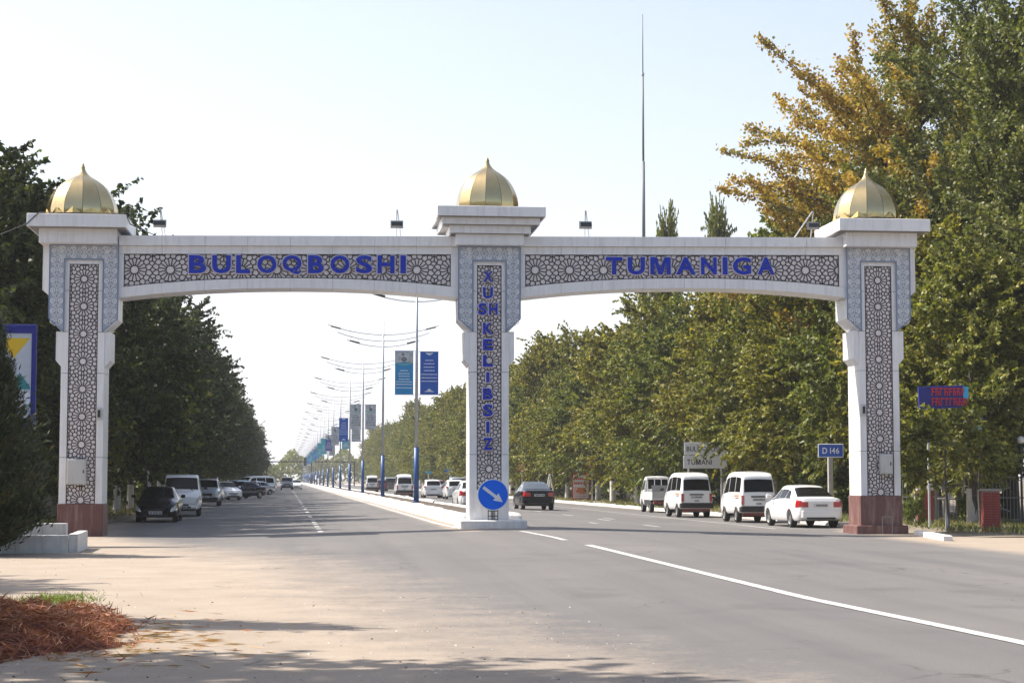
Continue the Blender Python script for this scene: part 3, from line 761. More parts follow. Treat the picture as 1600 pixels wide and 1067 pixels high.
ypos = [86+29.8*k for k in range(22)]
ORD = ["ninth", "tenth", "eleventh", "twelfth", "thirteenth", "fourteenth"]
nth = ["first", "second", "third", "fourth", "fifth", "sixth", "seventh", "eighth"]+ORD
for k, y in enumerate(ypos):
    lab = f"{nth[k]} lamp post of the median row, counting away from the gateway" if k < 14 else "distant slim lamp post far down the median row, fading in the haze"
    if k == 0: lab = "nearest lamp post beyond the gateway, carrying two large blue banners"
    lamp_post(6.1, y, MT, lab)
def bl(y, zb, zt, side, st, lab, wd=.86): banner(6.1, y, zb, zt, wd, side, st, lab)
bl(86, 5.60, 7.62, -1, 'cyan', "cyan banner with a grey picture field, left of the nearest lamp post")
bl(86, 5.60, 7.60, 1, 'blue', "deep blue banner with white lines and emblem, right of the nearest lamp post")
bl(ypos[2], 5.6, 7.5, 1, 'grey', "pale grey banner right of the third lamp post"); bl(ypos[2], 5.6, 7.5, -1, 'grey', "grey and blue banner left of the third lamp post")
bl(ypos[3], 5.2, 7.4, -1, 'blue', "blue banner left of the fourth lamp post, left of the pale grey ones")
bl(ypos[3], 5.2, 7.2, 1, 'grey', "pale banner right of the fourth lamp post")
bl(ypos[4], 5.4, 7.4, -1, 'grey', "pale teal-edged banner on the fifth lamp post")
bl(ypos[4], 5.0, 6.0, 1, 'teal', "short teal banner right of the fifth lamp post")
bl(ypos[5], 5.2, 7.2, -1, 'purple', "dark purple banner on the sixth lamp post")
bl(ypos[6], 5.2, 7.4, -1, 'teal', "teal banner on the seventh lamp post"); bl(ypos[6], 5.0, 6.4, 1, 'grey', "pale banner right of the seventh lamp post")
for k in range(7, 14):
    bl(ypos[k], 5.2, 7.3, -1, ('cyan', 'teal', 'cyan')[k % 3], "small distant blue-green banner on the far lamp posts")
# gantry over the far road
t = thing("height_gantry", "thin dark gantry spanning the road in the far haze", "gantry", (6.2, 430, 0))
MB().box(-.25, .25, -.2, .2, 0, 5.9).build("post", "darkmetal", t); MB().box(-10.5, 10, -.1, .1, 5.5, 5.75).build("crossbar", "darkmetal", t)
MB().box(-10.5, -10.2, -.1, .1, 0, 5.5).build("post", "darkmetal", t); MB().box(9.7, 10, -.1, .1, 0, 5.5).build("post", "darkmetal", t)
MB().box(-1.9, -1.2, -.15, .15, 4.7, 6.6).build("hanging_sign", "darkmetal", t)

# ------------------------------------------------------------------ road signs
def post(t, h, r=.035, m_="steel"): MB().tube((0, 0, 0), (0, 0, h), r, r, 8).build("post", m_, t)
def lineset(mb, u0, u1, z0, z1, y0, y1, rows, r, mi=0):
    for i in range(rows):
        z = z1-(z1-z0)*(i+.5)/rows; hh = (z1-z0)/rows*.55; u = u0
        while u < u1-.02:
            l = r.uniform(.04, .12); mb.box(u, min(u1, u+l), y0, y1, z-hh/2, z+hh/2, mi); u += l+.03
thing("route_sign", "blue rectangular road number sign D 146 on a pale post behind the parked white sedan", "road sign", (19.0+.55, 64.6, .05), R_(-3)).scale = (.93, .93, .98); t = bpy.data.objects["route_sign"]
MB().bbox(-.09, .09, -.09, .09, 0, 2.55, .01).build("post", "concgrey", t)
MB().bbox(-.5, .5, -.13, -.1, 2.42, 2.92, .01).build("panel_edge", "signwhite", t)
MB().box(-.47, .47, -.136, -.131, 2.45, 2.89).build("panel", "d146", t)
mb = MB(); add_text(mb, "D 146", -.33, .33, 2.56, 2.78, -.142, -.137, 0, .012); mb.build("lettering", "signwhite", t)
t = thing("speed_limit_sign", "round speed limit 60 sign with red ring on a slim post under the right-hand trees", "road sign", (19.8, 118, .12))
post(t, 2.9)
mb = MB(); disc(mb, .34, -.06, -.04, 2.52); mb.build("red_ring", "signred", t)
mb = MB(); disc(mb, .255, -.066, -.0605, 2.52); mb.build("face", "signwhite", t)
mb = MB(); add_text(mb, "60", -.17, .17, 2.40, 2.64, -.072, -.067, 0, .02); mb.build("lettering", "black", t)
t = thing("warning_sign", "red-edged triangular warning sign just right of the middle pillar", "road sign", (19.8, 153.6, .12))
post(t, 2.8)
MB().prism([(-.5, 2.2), (.5, 2.2), (0, 3.05)], -.06, -.04).build("red_triangle", "signred", t)
MB().prism([(-.33, 2.29), (.33, 2.29), (0, 2.84)], -.066, -.0605).build("face", "signwhite", t)
MB().box(-.05, .05, -.072, -.067, 2.33, 2.66).box(-.16, .16, -.0725, -.0671, 2.44, 2.49).build("symbol", "black", t)
thing("place_name_sign", "white two-panel place name sign half hidden by leaves above the parked vans", "road sign", (20.35, 88.0, .2), R_(-2)).scale = (.9, .9, .9); t = bpy.data.objects["place_name_sign"]
for x in (-.9, .9): MB().tube((x, .03, 0), (x, .03, 3.5), .05).build("post", "steel", t)
MB().bbox(-1.15, 1.15, -.06, -.02, 2.9, 3.58, .01).build("panel", "signwhite", t); MB().bbox(-1.2, 1.2, -.06, -.02, 2.18, 2.86, .01).build("panel", "signwhite", t)
mb = MB(); add_text(mb, "BULOQBOSHI", -1.02, 1.0, 3.1, 3.36, -.068, -.0605, 0, .012); add_text(mb, "TUMANI", -1.0, .35, 2.38, 2.66, -.068, -.0605, 0, .012); mb.build("lettering", "black", t)
for a in ((-1.2, 1.2, 2.18, 2.2), (-1.2, 1.2, 2.84, 2.86), (-1.15, 1.15, 2.9, 2.92), (-1.15, 1.15, 3.56, 3.58)): pass
t = thing("advert_board", "red framed advertising board on the verge right of the moving black sedan", "advert board", (20.5, 127, .1))
MB().bbox(-.62, .62, -.03, .03, .15, 1.95, .01).build("frame", "signred", t); MB().box(-.54, .54, -.036, -.0305, .22, 1.82).build("poster", "signwhite", t)
mb = MB(); r = random.Random(5); lineset(mb, -.48, .48, 1.1, 1.72, -.041, -.0365, 2, r); mb.build("red_print", "signred", t)
mb = MB(); lineset(mb, -.48, .45, .3, 1.0, -.041, -.0365, 5, r); mb.prism([(-.4, .62), (.1, .55), (.42, .72), (.2, .92), (-.2, .9)], -.043, -.0415); mb.build("picture_print", "orange", t)
for x in (-.5, .5): MB().box(x-.03, x+.03, -.02, .02, -.05, .15).build("leg", "signred", t)
t = thing("easel_frame", "white leaning trestle frame beside the red advertising board", "frame", (18.9, 131, .0))
MB().path([(-.45, 0, 0), (0, 0, 2.0)], .05).build("leg", "concrete", t); MB().path([(.4, 0, 0), (0, 0, 2.0)], .05).build("leg", "concrete", t); MB().path([(0, .6, 0), (0, 0, 2.0)], .04).build("leg", "concrete", t)
t = thing("bus_stop_sign", "small white and blue square sign on a post left of the middle pillar", "road sign", (19.8, 255, .1)); post(t, 3.2, .05)
MB().box(-.4, .4, -.05, -.02, 2.3, 3.2).build("panel", "cyan", t); MB().box(-.27, .27, -.056, -.0505, 2.65, 3.1).build("face", "signwhite", t)
MB().box(-.18, .18, -.06, -.0565, 2.72, 2.95).build("symbol", "black", t)
t = thing("direction_sign", "small blue sign plate on a post immediately left of the middle pillar", "road sign", (19.8, 222, .1)); post(t, 2.9, .05)
MB().box(-.62, .62, -.05, -.02, 2.3, 2.85).build("panel", "signblue", t)

# ------------------------------------------------------------------ vehicles
def interp(tab, x): return float(np.interp(x, [a for a, _ in tab], [b for _, b in tab]))
class Shell:
    def __init__(s, sp):
        s.sp = sp; s.N = 30
    def sec(s, x):
        sp = s.sp; zb, zs, zt, w, wt = [interp(sp[k], x) for k in ('bot', 'belt', 'top', 'w', 'wt')]
        zt = max(zt, zs+.004); a = zt-zs; q = min(1, a/.25)
        H = zs-zb
        P = [(0, zb), (.6*w, zb), (.90*w, zb), (.965*w, zb+.07*min(1, H/.3)), (.995*w, zb+.32*H), (w, zb+.58*H), (.985*w, zb+.84*H), (.955*w, zs)]
        ws = .955*w
        for t_ in (.05, .5, .93): P.append((ws+(wt-ws)*t_, zs+(a-.06*q)*t_))
        P += [(wt*.97, zt-.035*q), (wt*.88, zt-.012*q), (wt*.65, zt), (wt*.35, zt+.008*q), (0, zt+.012*q)]
        for cxw in sp['wheels']:
            d = abs(x-cxw); Ra = sp['ra']
            if d < Ra:
                za = math.sqrt(Ra*Ra-d*d)+sp['rw']
                for i in range(2, 7):
                    if P[i][1] < za: P[i] = (P[i][0], min(za, zs-.03)+(i-4)*.0006)
        return P
    def ring(s, x):
        P = s.sec(x); return P+[(-y, z) for y, z in P[-2::-1]]
    def pt(s, x, t):
        Rg = s.ring(x); i = min(int(t), len(Rg)-2); f = t-i
        return Vector((x, Rg[i][0]+(Rg[i+1][0]-Rg[i][0])*f, Rg[i][1]+(Rg[i+1][1]-Rg[i][1])*f))
    def body(s, mi=0):
        sp = s.sp; L0, L1 = sp['x']; xs = set(np.round(np.arange(L0, L1, .075), 4))
        for k in ('top', 'w', 'belt', 'bot'):
            for a, _ in sp[k]: xs.add(a)
        for cxw in sp['wheels']:
            for q in np.linspace(-sp['ra'], sp['ra'], 17): xs.add(round(cxw+float(q), 4))
            xs.add(cxw-sp['ra']-.004); xs.add(cxw+sp['ra']+.004)
        tp = sp['top']
        for (a, za), (b, zb_) in zip(tp[:-1], tp[1:]):
            if abs(zb_-za) > .15:
                for q in np.linspace(a, b, 7): xs.add(float(q))
        xs = sorted(x for x in xs if L0 <= x <= L1); mb = MB(); n = s.N+1; vs = []
        for x in xs: vs += [(x, y, z) for y, z in s.ring(x)]
        fs = []
        for i in range(len(xs)-1):
            for j in range(n-1): fs.append((i*n+j, i*n+j+1, (i+1)*n+j+1, (i+1)*n+j))
        fs.append(tuple(range(n-1, -1, -1))[::-1]); o = (len(xs)-1)*n; fs.append(tuple(range(o+n-1, o-1, -1)))
        return mb.add(vs, fs, mi)
    def patch(s, mb, xa0, xb0, s0, s1, xa1=None, xb1=None, nx=8, ns=4, off=.008, mi=0):
        xa1 = xa0 if xa1 is None else xa1; xb1 = xb0 if xb1 is None else xb1; vs = []
        for j in range(ns+1):
            q = j/ns; t = s0+(s1-s0)*q
            for i in range(nx+1):
                x = (xa0+(xa1-xa0)*q)*(1-i/nx)+(xb0+(xb1-xb0)*q)*i/nx; L0, L1 = s.sp['x']; x = min(max(x, L0+.001), L1-.001)
                p = s.pt(x, t); e = .01; px = s.pt(min(x+e, L1), t)-s.pt(max(x-e, L0), t); pt = s.pt(x, min(t+.1, s.N))-s.pt(x, max(t-.1, 0))
                nn = px.cross(pt)
                if nn.length < 1e-9: nn = Vector((0, p.y, p.z-.8))
                nn.normalize()
                if nn.dot(Vector((p.x*.3, p.y, p.z-.7))) < 0: nn = -nn
                vs.append(p+nn*off)
        fs = []
        for j in range(ns):
            for i in range(nx): a = j*(nx+1)+i; fs.append((a, a+1, a+nx+2, a+nx+1))
        return mb.add(vs, fs, mi)
    def both(s, mb, xa0, xb0, s0, s1, xa1=None, xb1=None, **k):
        s.patch(mb, xa0, xb0, s0, s1, xa1, xb1, **k); s.patch(mb, xa0, xb0, 30-s0, 30-s1, xa1, xb1, **k)

_wh = {}
def wheel(t, x, y, r, wd, rimm):
    k = (round(r, 3), rimm)
    if k not in _wh:
        ty = MB().lathe([(r*.62, -wd/2), (r*.9, -wd/2), (r, -wd/2+.03), (r, wd/2-.03), (r*.9, wd/2), (r*.62, wd/2)], n=28, axis='y').build("tyre", "tyre", mesh_only=True, smooth=False)
        rm = MB(); rm.lathe([(r*.64, -wd/2+.01), (r*.60, -wd/2+.02), (r*.56, -wd/2+.05), (.0, -wd/2+.05)], n=24, axis='y')
        for q in range(5):
            a = 2*math.pi*q/5
            c, s_ = math.cos(a), math.sin(a); w_ = r*.11
            rm.add([(c*0-s_*w_, -wd/2+.012, s_*0+c*w_), (s_*w_, -wd/2+.012, -c*w_), (c*r*.6+s_*w_*.6, -wd/2+.02, s_*r*.6-c*w_*.6), (c*r*.6-s_*w_*.6, -wd/2+.02, s_*r*.6+c*w_*.6)], [(0, 1, 2, 3)])
        rm.lathe([(r*.16, -wd/2+.008), (.0, -wd/2+.004)], n=10, axis='y')
        rm = rm.build("rim", rimm, mesh_only=True)
        hub = MB().tube((0, -wd/2+.06, 0), (0, wd/2, 0), r*.55, r*.55, 12).build("wheel", "plastic", mesh_only=True)
        _wh[k] = (ty, rm, hub)
    ty, rm, hub = _wh[k]
    w_ = link("wheel", hub, t, (x, y, r), 0 if y < 0 else math.pi)
    link("tyre", ty, w_); link("rim", rm, w_)
SPECS = {}
SPECS['sedan'] = dict(x=(-2.2, 2.2), rw=.30, ra=.345, wheels=(-1.28, 1.33), track=.72,
 bot=[(-2.2, .45), (-2.12, .30), (-1.9, .24), (1.9, .2), (2.12, .24), (2.2, .34)],
 belt=[(-2.2, .86), (-2.14, .93), (-1.5, .955), (0, .92), (1.0, .88), (1.7, .79), (2.05, .68), (2.2, .52)],
 top=[(-2.2, .9), (-2.15, .99), (-1.98, 1.02), (-1.62, 1.03), (-.95, 1.34), (-.55, 1.42), (0, 1.44), (.35, 1.415), (1.15, .985), (1.7, .87), (2.05, .75), (2.2, .55)],
 w=[(-2.2, .64), (-2.16, .72), (-2.05, .79), (-1.7, .84), (0, .855), (1.6, .84), (1.95, .79), (2.12, .68), (2.2, .55)],
 wt=[(-2.2, .56), (-2.05, .66), (-1.62, .68), (-.95, .56), (0, .58), (.35, .56), (1.15, .70), (1.9, .64), (2.2, .48)])
SPECS['hatch'] = dict(x=(-1.8, 1.8), rw=.29, ra=.33, wheels=(-1.2, 1.17), track=.68,
 bot=[(-1.8, .4), (-1.74, .28), (1.6, .2), (1.75, .25), (1.8, .34)],
 belt=[(-1.8, .88), (-1.75, 1.0), (-.8, .98), (.7, .92), (1.4, .82), (1.68, .7), (1.8, .52)],
 top=[(-1.8, .9), (-1.77, 1.02), (-1.66, 1.22), (-1.45, 1.47), (-.9, 1.53), (0, 1.54), (.3, 1.5), (1.05, 1.03), (1.5, .88), (1.7, .76), (1.8, .55)],
 w=[(-1.8, .66), (-1.75, .74), (-1.55, .79), (0, .80), (1.3, .79), (1.6, .74), (1.8, .55)],
 wt=[(-1.8, .56), (-1.6, .56), (-1.0, .55), (0, .56), (.3, .55), (1.05, .66), (1.6, .6), (1.8, .46)])
SPECS['suv'] = dict(x=(-2.3, 2.3), rw=.36, ra=.41, wheels=(-1.38, 1.42), track=.79,
 bot=[(-2.3, .5), (-2.22, .38), (2.0, .32), (2.2, .38), (2.3, .5)],
 belt=[(-2.3, 1.0), (-2.24, 1.1), (0, 1.1), (1.1, 1.06), (2.0, .98), (2.24, .84), (2.3, .66)],
 top=[(-2.3, 1.05), (-2.26, 1.15), (-2.1, 1.5), (-1.95, 1.72), (-1.2, 1.8), (0, 1.8), (.35, 1.76), (1.05, 1.2), (2.0, 1.06), (2.25, .9), (2.3, .7)],
 w=[(-2.3, .76), (-2.22, .84), (-1.9, .91), (0, .93), (1.8, .91), (2.15, .82), (2.3, .66)],
 wt=[(-2.3, .68), (-1.95, .68), (0, .70), (.35, .68), (1.05, .8), (2.0, .76), (2.3, .6)])
SPECS['minivan'] = dict(x=(-1.75, 1.75), rw=.28, ra=.325, wheels=(-.98, .88), track=.62,
 bot=[(-1.75, .52), (-1.70, .38), (1.6, .30), (1.72, .34), (1.75, .42)],
 belt=[(-1.75, 1.02), (-1.6, 1.07), (0, 1.06), (1.2, 1.0), (1.6, .86), (1.75, .62)],
 top=[(-1.75, 1.04), (-1.735, 1.12), (-1.62, 1.70), (-1.56, 1.80), (-1.4, 1.88), (-.8, 1.93), (.2, 1.93), (.7, 1.86), (.95, 1.76), (1.5, 1.06), (1.66, .92), (1.75, .66)],
 w=[(-1.75, .66), (-1.72, .695), (-1.6, .715), (0, .72), (1.3, .715), (1.6, .68), (1.75, .56)],
 wt=[(-1.75, .60), (-1.62, .57), (-.8, .575), (.2, .575), (.9, .56), (1.5, .60), (1.75, .5)])
SPECS['minibus'] = dict(x=(-2.45, 2.45), rw=.34, ra=.39, wheels=(-1.45, 1.5), track=.77,
 bot=[(-2.45, .55), (-2.38, .38), (2.2, .34), (2.38, .38), (2.45, .48)],
 belt=[(-2.45, 1.08), (-2.35, 1.14), (1.2, 1.1), (2.0, 1.02), (2.32, .86), (2.45, .6)],
 top=[(-2.45, 1.1), (-2.42, 1.2), (-2.3, 1.75), (-2.15, 1.9), (-1.5, 1.96), (.6, 1.96), (1.0, 1.88), (1.75, 1.22), (2.1, 1.08), (2.35, .92), (2.45, .64)],
 w=[(-2.45, .8), (-2.35, .87), (-2.0, .91), (1.8, .91), (2.2, .84), (2.45, .64)],
 wt=[(-2.45, .7), (-2.2, .74), (.6, .75), (1.0, .73), (1.75, .8), (2.45, .6)])
def vehicle(kind, name, label, cat, loc, rot, paint_, rimm="rim", group=None, glassm="glass", small=False):
    sp = SPECS[kind]; S = Shell(sp); t = thing(name, label, cat, loc, rot, group); L0, L1 = sp['x']
    bo = S.body().build("body", paint_, t, smooth=True)
    mod = bo.modifiers.new("split", 'EDGE_SPLIT'); mod.split_angle = R_(38)
    for x in sp['wheels']:
        for sg in (-1, 1): wheel(t, x, sg*sp['track'], sp['rw'], .2, rimm)
    ch = MB().box(L0+.25, L1-.25, -sp['track']+.13, sp['track']-.13, sp['rw']*.75, sp['rw']*.75+.22)
    for x in sp['wheels']: ch.box(x-sp['ra'], x+sp['ra'], -sp['track']+.11, sp['track']-.11, sp['rw'], sp['rw']+sp['ra']-.02)
    ch.build("chassis", "plastic", t)
    def sidewin(xa0, xb0, xa1, xb1):
        for sgn in (0, 1):
            mb = MB(); a, b = (8.15, 9.75) if not sgn else (30-8.15, 30-9.75)
            S.patch(mb, xa0, xb0, a, b, xa1, xb1, nx=6, ns=3); mb.build("side_window", glassm, t)
    def screen(nm, xa, xb, gl=glassm):
        mb = MB(); S.patch(mb, xa, xb, 11.25, 18.75, nx=8, ns=12, off=.009)
        mb.build(nm, gl, t)
    def box(nm, m_, *a, b=.015): MB().bbox(*a, b=b).build(nm, m_, t)
    def plate(x, z, back):
        s_ = -1 if back else 1
        mb = MB(); a, b = sorted((x, x+s_*.012)); mb.box(a, b, -.26, .26, z-.06, z+.06, 0)
        a, b = sorted((x+s_*.0121, x+s_*.015)); r = random.Random(int(abs(loc[1])*10)); y = -.22
        while y < .2: mb.box(a, b, y, y+.035, z-.03, z+.03, 1); y += .05 if r.random() < .8 else .08
        mb.build("number_plate", ["plate", "platef"], t)
    hy = {}
    if kind == 'sedan':
        sidewin(-.62, .05, -.62, .02); sidewin(.10, .98, .09, .48); sidewin(-1.22, -.68, -.85, -.66)
        screen("windscreen", .42, 1.10); screen("rear_window", -1.58, -.90)
        for sg in (0, 1):
            mb = MB(); a, b = (5.2, 7.3) if not sg else (30-5.2, 30-7.3)
            S.patch(mb, -2.199, -1.93, a, b, nx=5, ns=3, off=.012); y0, y1 = (.44, .66) if not sg else (-.66, -.44)
            mb.bbox(-2.222, -2.19, y0, y1, .70, .88, .01); mb.build("tail_light", "tail", t)
            mb = MB(); a, b = (5.0, 6.9) if not sg else (30-5.0, 30-6.9)
            S.patch(mb, 1.85, 2.199, a, b, 1.80, 2.15, nx=6, ns=3, off=.012); mb.build("headlight", "head", t)
        mb = MB(); S.patch(mb, 2.0, 2.199, 8, 22, nx=2, ns=2, off=.004)
        MB().box(2.196, 2.215, -.36, .36, .48, .56).build("grille", "plastic", t); MB().box(2.1, 2.21, -.5, .5, .24, .34).build("air_intake", "plastic", t)
        box("rear_bumper", paint_, -2.235, -2.0, -.68, .68, .36, .62, b=.05); box("front_bumper", paint_, 2.0, 2.225, -.62, .62, .34, .46, b=.05)
        MB().bbox(-2.24, -2.2, -.5, .5, .30, .37, .01).build("bumper_insert", "plastic", t)
        plate(-2.206, .76, True); plate(2.226, .40, False)
        mz, mx, my = .98, .72, .90
    elif kind == 'hatch':
        sidewin(-.35, .05, -.35, .0); sidewin(.12, .88, .1, .42); sidewin(-1.3, -.42, -1.15, -.4)
        screen("windscreen", .38, 1.0); screen("rear_window", -1.74, -1.50)
        for sg in (0, 1):
            mb = MB(); a, b = (6.3, 9.0) if not sg else (30-6.3, 30-9.0); S.patch(mb, -1.799, -1.60, a, b, -1.77, -1.62, nx=4, ns=3, off=.012); mb.build("tail_light", "tail", t)
            mb = MB(); a, b = (5.0, 6.9) if not sg else (30-5.0, 30-6.9); S.patch(mb, 1.45, 1.799, a, b, 1.35, 1.75, nx=5, ns=3, off=.012); mb.build("headlight", "head", t)
        box("rear_bumper", paint_, -1.86, -1.65, -.7, .7, .36, .66, b=.05); box("bumper_insert", "plastic", -1.87, -1.7, -.5, .5, .29, .37, b=.01)
        box("front_bumper", paint_, 1.65, 1.84, -.58, .58, .34, .5, b=.05)
        plate(-1.812, .76, True); mz, mx, my = 1.02, .62, .87
    elif kind == 'suv':
        sidewin(-.55, .1, -.55, .05); sidewin(.16, .95, .15, .48); sidewin(-1.85, -.62, -1.7, -.6)
        screen("windscreen", .42, 1.0); screen("rear_window", -2.25, -1.99)
        for sg in (0, 1):
            mb = MB(); a, b = (6.0, 8.2) if not sg else (30-6.0, 30-8.2); S.patch(mb, -2.299, -2.05, a, b, nx=4, ns=3, off=.012); mb.build("tail_light", "tail", t)
            mb = MB(); a, b = (5.4, 7.0) if not sg else (30-5.4, 30-7.0); S.patch(mb, 1.9, 2.299, a, b, nx=5, ns=3, off=.012); y0, y1 = (.42, .66) if not sg else (-.66, -.42)
            mb.bbox(2.29, 2.31, y0, y1, .76, .88, .01); mb.build("headlight", "head", t)
        MB().bbox(2.29, 2.32, -.42, .42, .66, .86, .01).build("grille", "plastic", t); box("front_bumper", "plastic", 2.1, 2.35, -.78, .78, .40, .58, b=.05)
        MB().bbox(2.345, 2.36, -.35, .35, .44, .54, .005).build("air_intake", "darkmetal", t)
        plate(2.36, .62, False); mz, mx, my = 1.15, .85, 1.0
        for sg in (-1, 1): MB().path([(-1.7, sg*.66, 1.8), (-1.5, sg*.66, 1.87), (.1, sg*.66, 1.86), (.3, sg*.66, 1.78)], .02).build("roof_rail", "steel", t)
    elif kind == 'minivan':
        sidewin(-1.52, -.78, -1.45, -.78); sidewin(-.70, .18, -.70, .16); sidewin(.26, 1.12, .25, .82)
        screen("windscreen", .99, 1.46); screen("rear_window", -1.728, -1.634)
        for sg in (0, 1):
            y0, y1 = (.56, .675) if not sg else (-.675, -.56)
            mb = MB().bbox(-1.772, -1.66, y0, y1, .72, 1.03, .012); mb.bbox(-1.774, -1.70, y0+.01, y1-.01, .66, .715, .01); mb.build("tail_light", "tail", t)
            mb = MB(); a, b = (5.4, 7.4) if not sg else (30-5.4, 30-7.4); S.patch(mb, 1.55, 1.749, a, b, nx=4, ns=3, off=.012); mb.build("headlight", "head", t)
            a, b = (6.2, 6.75) if not sg else (23.8, 23.25)
            mb = MB(); S.patch(mb, -1.45, -.75, a, b, nx=4, ns=2, off=.006); mb.build("side_stripe", "orange", t)
            mb = MB(); a, b = (5.75, 5.95) if not sg else (24.25, 24.05); S.patch(mb, -1.45, -.95, a, b, nx=4, ns=1, off=.006); mb.build("side_script", "black", t)
        MB().bbox(-1.80, -1.55, -.72, .72, .40, .63, .04).build("rear_bumper", "plastic", t)
        MB().bbox(1.55, 1.80, -.66, .66, .38, .58, .04).build("front_bumper", "plastic", t)
        MB().box(-1.765, -1.752, -.30, .30, .955, 1.01).build("tailgate_trim", "plastic", t); MB().box(-1.765, -1.752, -.1, .1, .70, .74).build("handle", "plastic", t)
        MB().bbox(-1.7, -1.5, -.6, .6, .27, .41, .02).build("rear_valance", "carred", t)
        plate(-1.755, .87, True); plate(1.805, .5, False); mz, mx, my = 1.12, 1.15, .78
        MB().ribbon([(-.56, 1.04), (.56, 1.04)], .012, 0, .01)
    elif kind == 'minibus':
        sidewin(-2.0, -.95, -1.95, -.95); sidewin(-.85, .3, -.85, .3); sidewin(.4, 1.35, .38, .98)
        screen("windscreen", 1.08, 1.70); screen("rear_window", -2.41, -2.24)
        for sg in (0, 1):
            mb = MB(); a, b = (4.9, 7.3) if not sg else (30-4.9, 30-7.3); S.patch(mb, 2.1, 2.449, a, b, 2.0, 2.40, nx=5, ns=3, off=.012); mb.build("headlight", "head", t)
            mb = MB(); a, b = (5.4, 8.2) if not sg else (30-5.4, 30-8.2); S.patch(mb, -2.449, -2.3, a, b, nx=3, ns=3, off=.012); mb.build("tail_light", "tail", t)
        MB().box(2.44, 2.46, -.34, .34, .5, .58).build("grille", "plastic", t); MB().bbox(2.2, 2.49, -.72, .72, .38, .52, .05).build("front_bumper", paint_, t)
        MB().box(2.47, 2.497, -.45, .45, .40, .48).build("air_intake", "plastic", t)
        for y in (-.3, .3): MB().path([(1.83, y*1.8, 1.19), (1.62, y, 1.36)], .012).build("wiper", "plastic", t)
        plate(2.5, .45, False); mz, mx, my = 1.25, 1.45, 1.0
        for x in (-1.45,): pass
    for sg in (-1, 1):
        MB().bbox(mx-.05, mx+.05, *sorted((sg*my, sg*(my+.17))), mz, mz+.13, .02).build("wing_mirror", "plastic" if kind in ('minivan', 'minibus') else paint_, t)
    if kind != 'minivan' or True:
        for sg in (0, 1):
            mb = MB(); a, b = (6.3, 6.45) if not sg else (23.7, 23.55)
            xh = {'sedan': (-.55, .3), 'hatch': (-.2, .5), 'suv': (-.45, .4), 'minivan': (-.6, .4), 'minibus': (-.7, .5)}[kind]
            for x in xh: S.patch(mb, x, x+.16, a, b, nx=2, ns=1, off=.02)
            mb.build("door_handle", "plastic" if paint_ == "carwhite" else "rim", t)
            # door shut lines
            mb = MB()
            for x in {'sedan': (-.62, .08, 1.02), 'hatch': (-.4, .08, .9), 'suv': (-.6, .12, 1.0), 'minivan': (-.74, .22, 1.1), 'minibus': (-.9, .35, 1.3)}[kind]:
                a, b = (3.6, 7.9) if not sg else (26.4, 22.1); S.patch(mb, x, x+.014, a, b, nx=1, ns=5, off=.003)
            mb.build("door_gap", "joint", t)
    return t
AW = math.pi/2; TO = -math.pi/2
# -- right-hand side, parked (seen from behind)
vehicle('sedan', "parked_car", "white sedan parked on the right shoulder beneath the blue D 146 sign", "car", (17.9, 62.6, 0), AW+R_(1), "carwhite", "rim")
vehicle('minivan', "parked_minivan", "white minivan parked on the right directly ahead of the white sedan", "van", (17.75, 69.6, 0), AW, "carwhite", "rimw", "white minivans parked on the right")
vehicle('minivan', "parked_minivan", "white minivan parked on the right behind the small flatbed truck", "van", (17.5, 79.2, 0), AW+R_(1), "carwhite", "rimw", "white minivans parked on the right")
# small flatbed truck
t = thing("small_truck", "small white flatbed truck with grey tailboard parked farthest up the right-hand row", "truck", (18.55, 90.4, 0), AW)
spc = dict(SPECS['minivan']); 
cab = dict(x=(.35, 1.75), rw=.28, ra=.325, wheels=(.95,), track=.62, bot=[(.35, .34), (1.6, .3), (1.75, .42)], belt=[(.35, 1.05), (1.2, 1.0), (1.6, .86), (1.75, .62)],
  top=[(.35, 1.72), (.5, 1.78), (.8, 1.78), (1.0, 1.7), (1.5, 1.06), (1.66, .92), (1.75, .66)], w=[(.35, .70), (1.3, .70), (1.6, .67), (1.75, .56)], wt=[(.35, .56), (.9, .56), (1.5, .6), (1.75, .5)])
S = Shell(cab); S.body().build("cab", "carwhite", t, smooth=True)
for sg in (0, 1):
    mb = MB(); a, b = (8.15, 9.75) if not sg else (21.85, 20.25); S.patch(mb, .45, 1.15, a, b, .45, .88, nx=5, ns=3); mb.build("side_window", "glass2", t)
mb = MB().box(.335, .346, -.5, .5, 1.15, 1.62); mb.build("rear_window", "glass", t)
for y in (-.52, -.17, .17, .52): MB().box(.28, .31, y-.015, y+.015, 1.0, 1.72).build("guard_bar", "carwhite", t)
MB().box(.28, .31, -.6, .6, 1.70, 1.74).build("guard_rail", "carwhite", t)
MB().box(-1.7, .30, -.70, .70, .62, .70).build("load_bed", "carwhite", t)
for sg in (-1, 1): MB().box(-1.7, .28, *sorted((sg*.70, sg*.67)), .701, 1.02).build("side_board", "carwhite", t)
MB().box(-1.74, -1.702, -.70, .70, .70, 1.02).build("tailboard", "greymetal", t)
MB().box(-1.60, -1.57, -.69, .69, 1.021, 1.34).build("cargo_board", "grey", t)
MB().box(-1.55, 1.5, -.35, .35, .34, .60).build("chassis", "plastic", t); MB().box(-1.66, -1.55, -.62, .62, .42, .56).build("rear_bumper", "carred", t)
for sg in (-1, 1): MB().box(-1.72, -1.66, *sorted((sg*.62, sg*.5)), .47, .58).build("tail_light", "tail", t)
for x in (-.98, .95):
    for sg in (-1, 1): wheel(t, x, sg*.60, .28, .2, "rimw")
for sg in (-1, 1): MB().bbox(1.05, 1.13, *sorted((sg*.74, sg*.9)), 1.12, 1.28, .02).build("wing_mirror", "plastic", t)
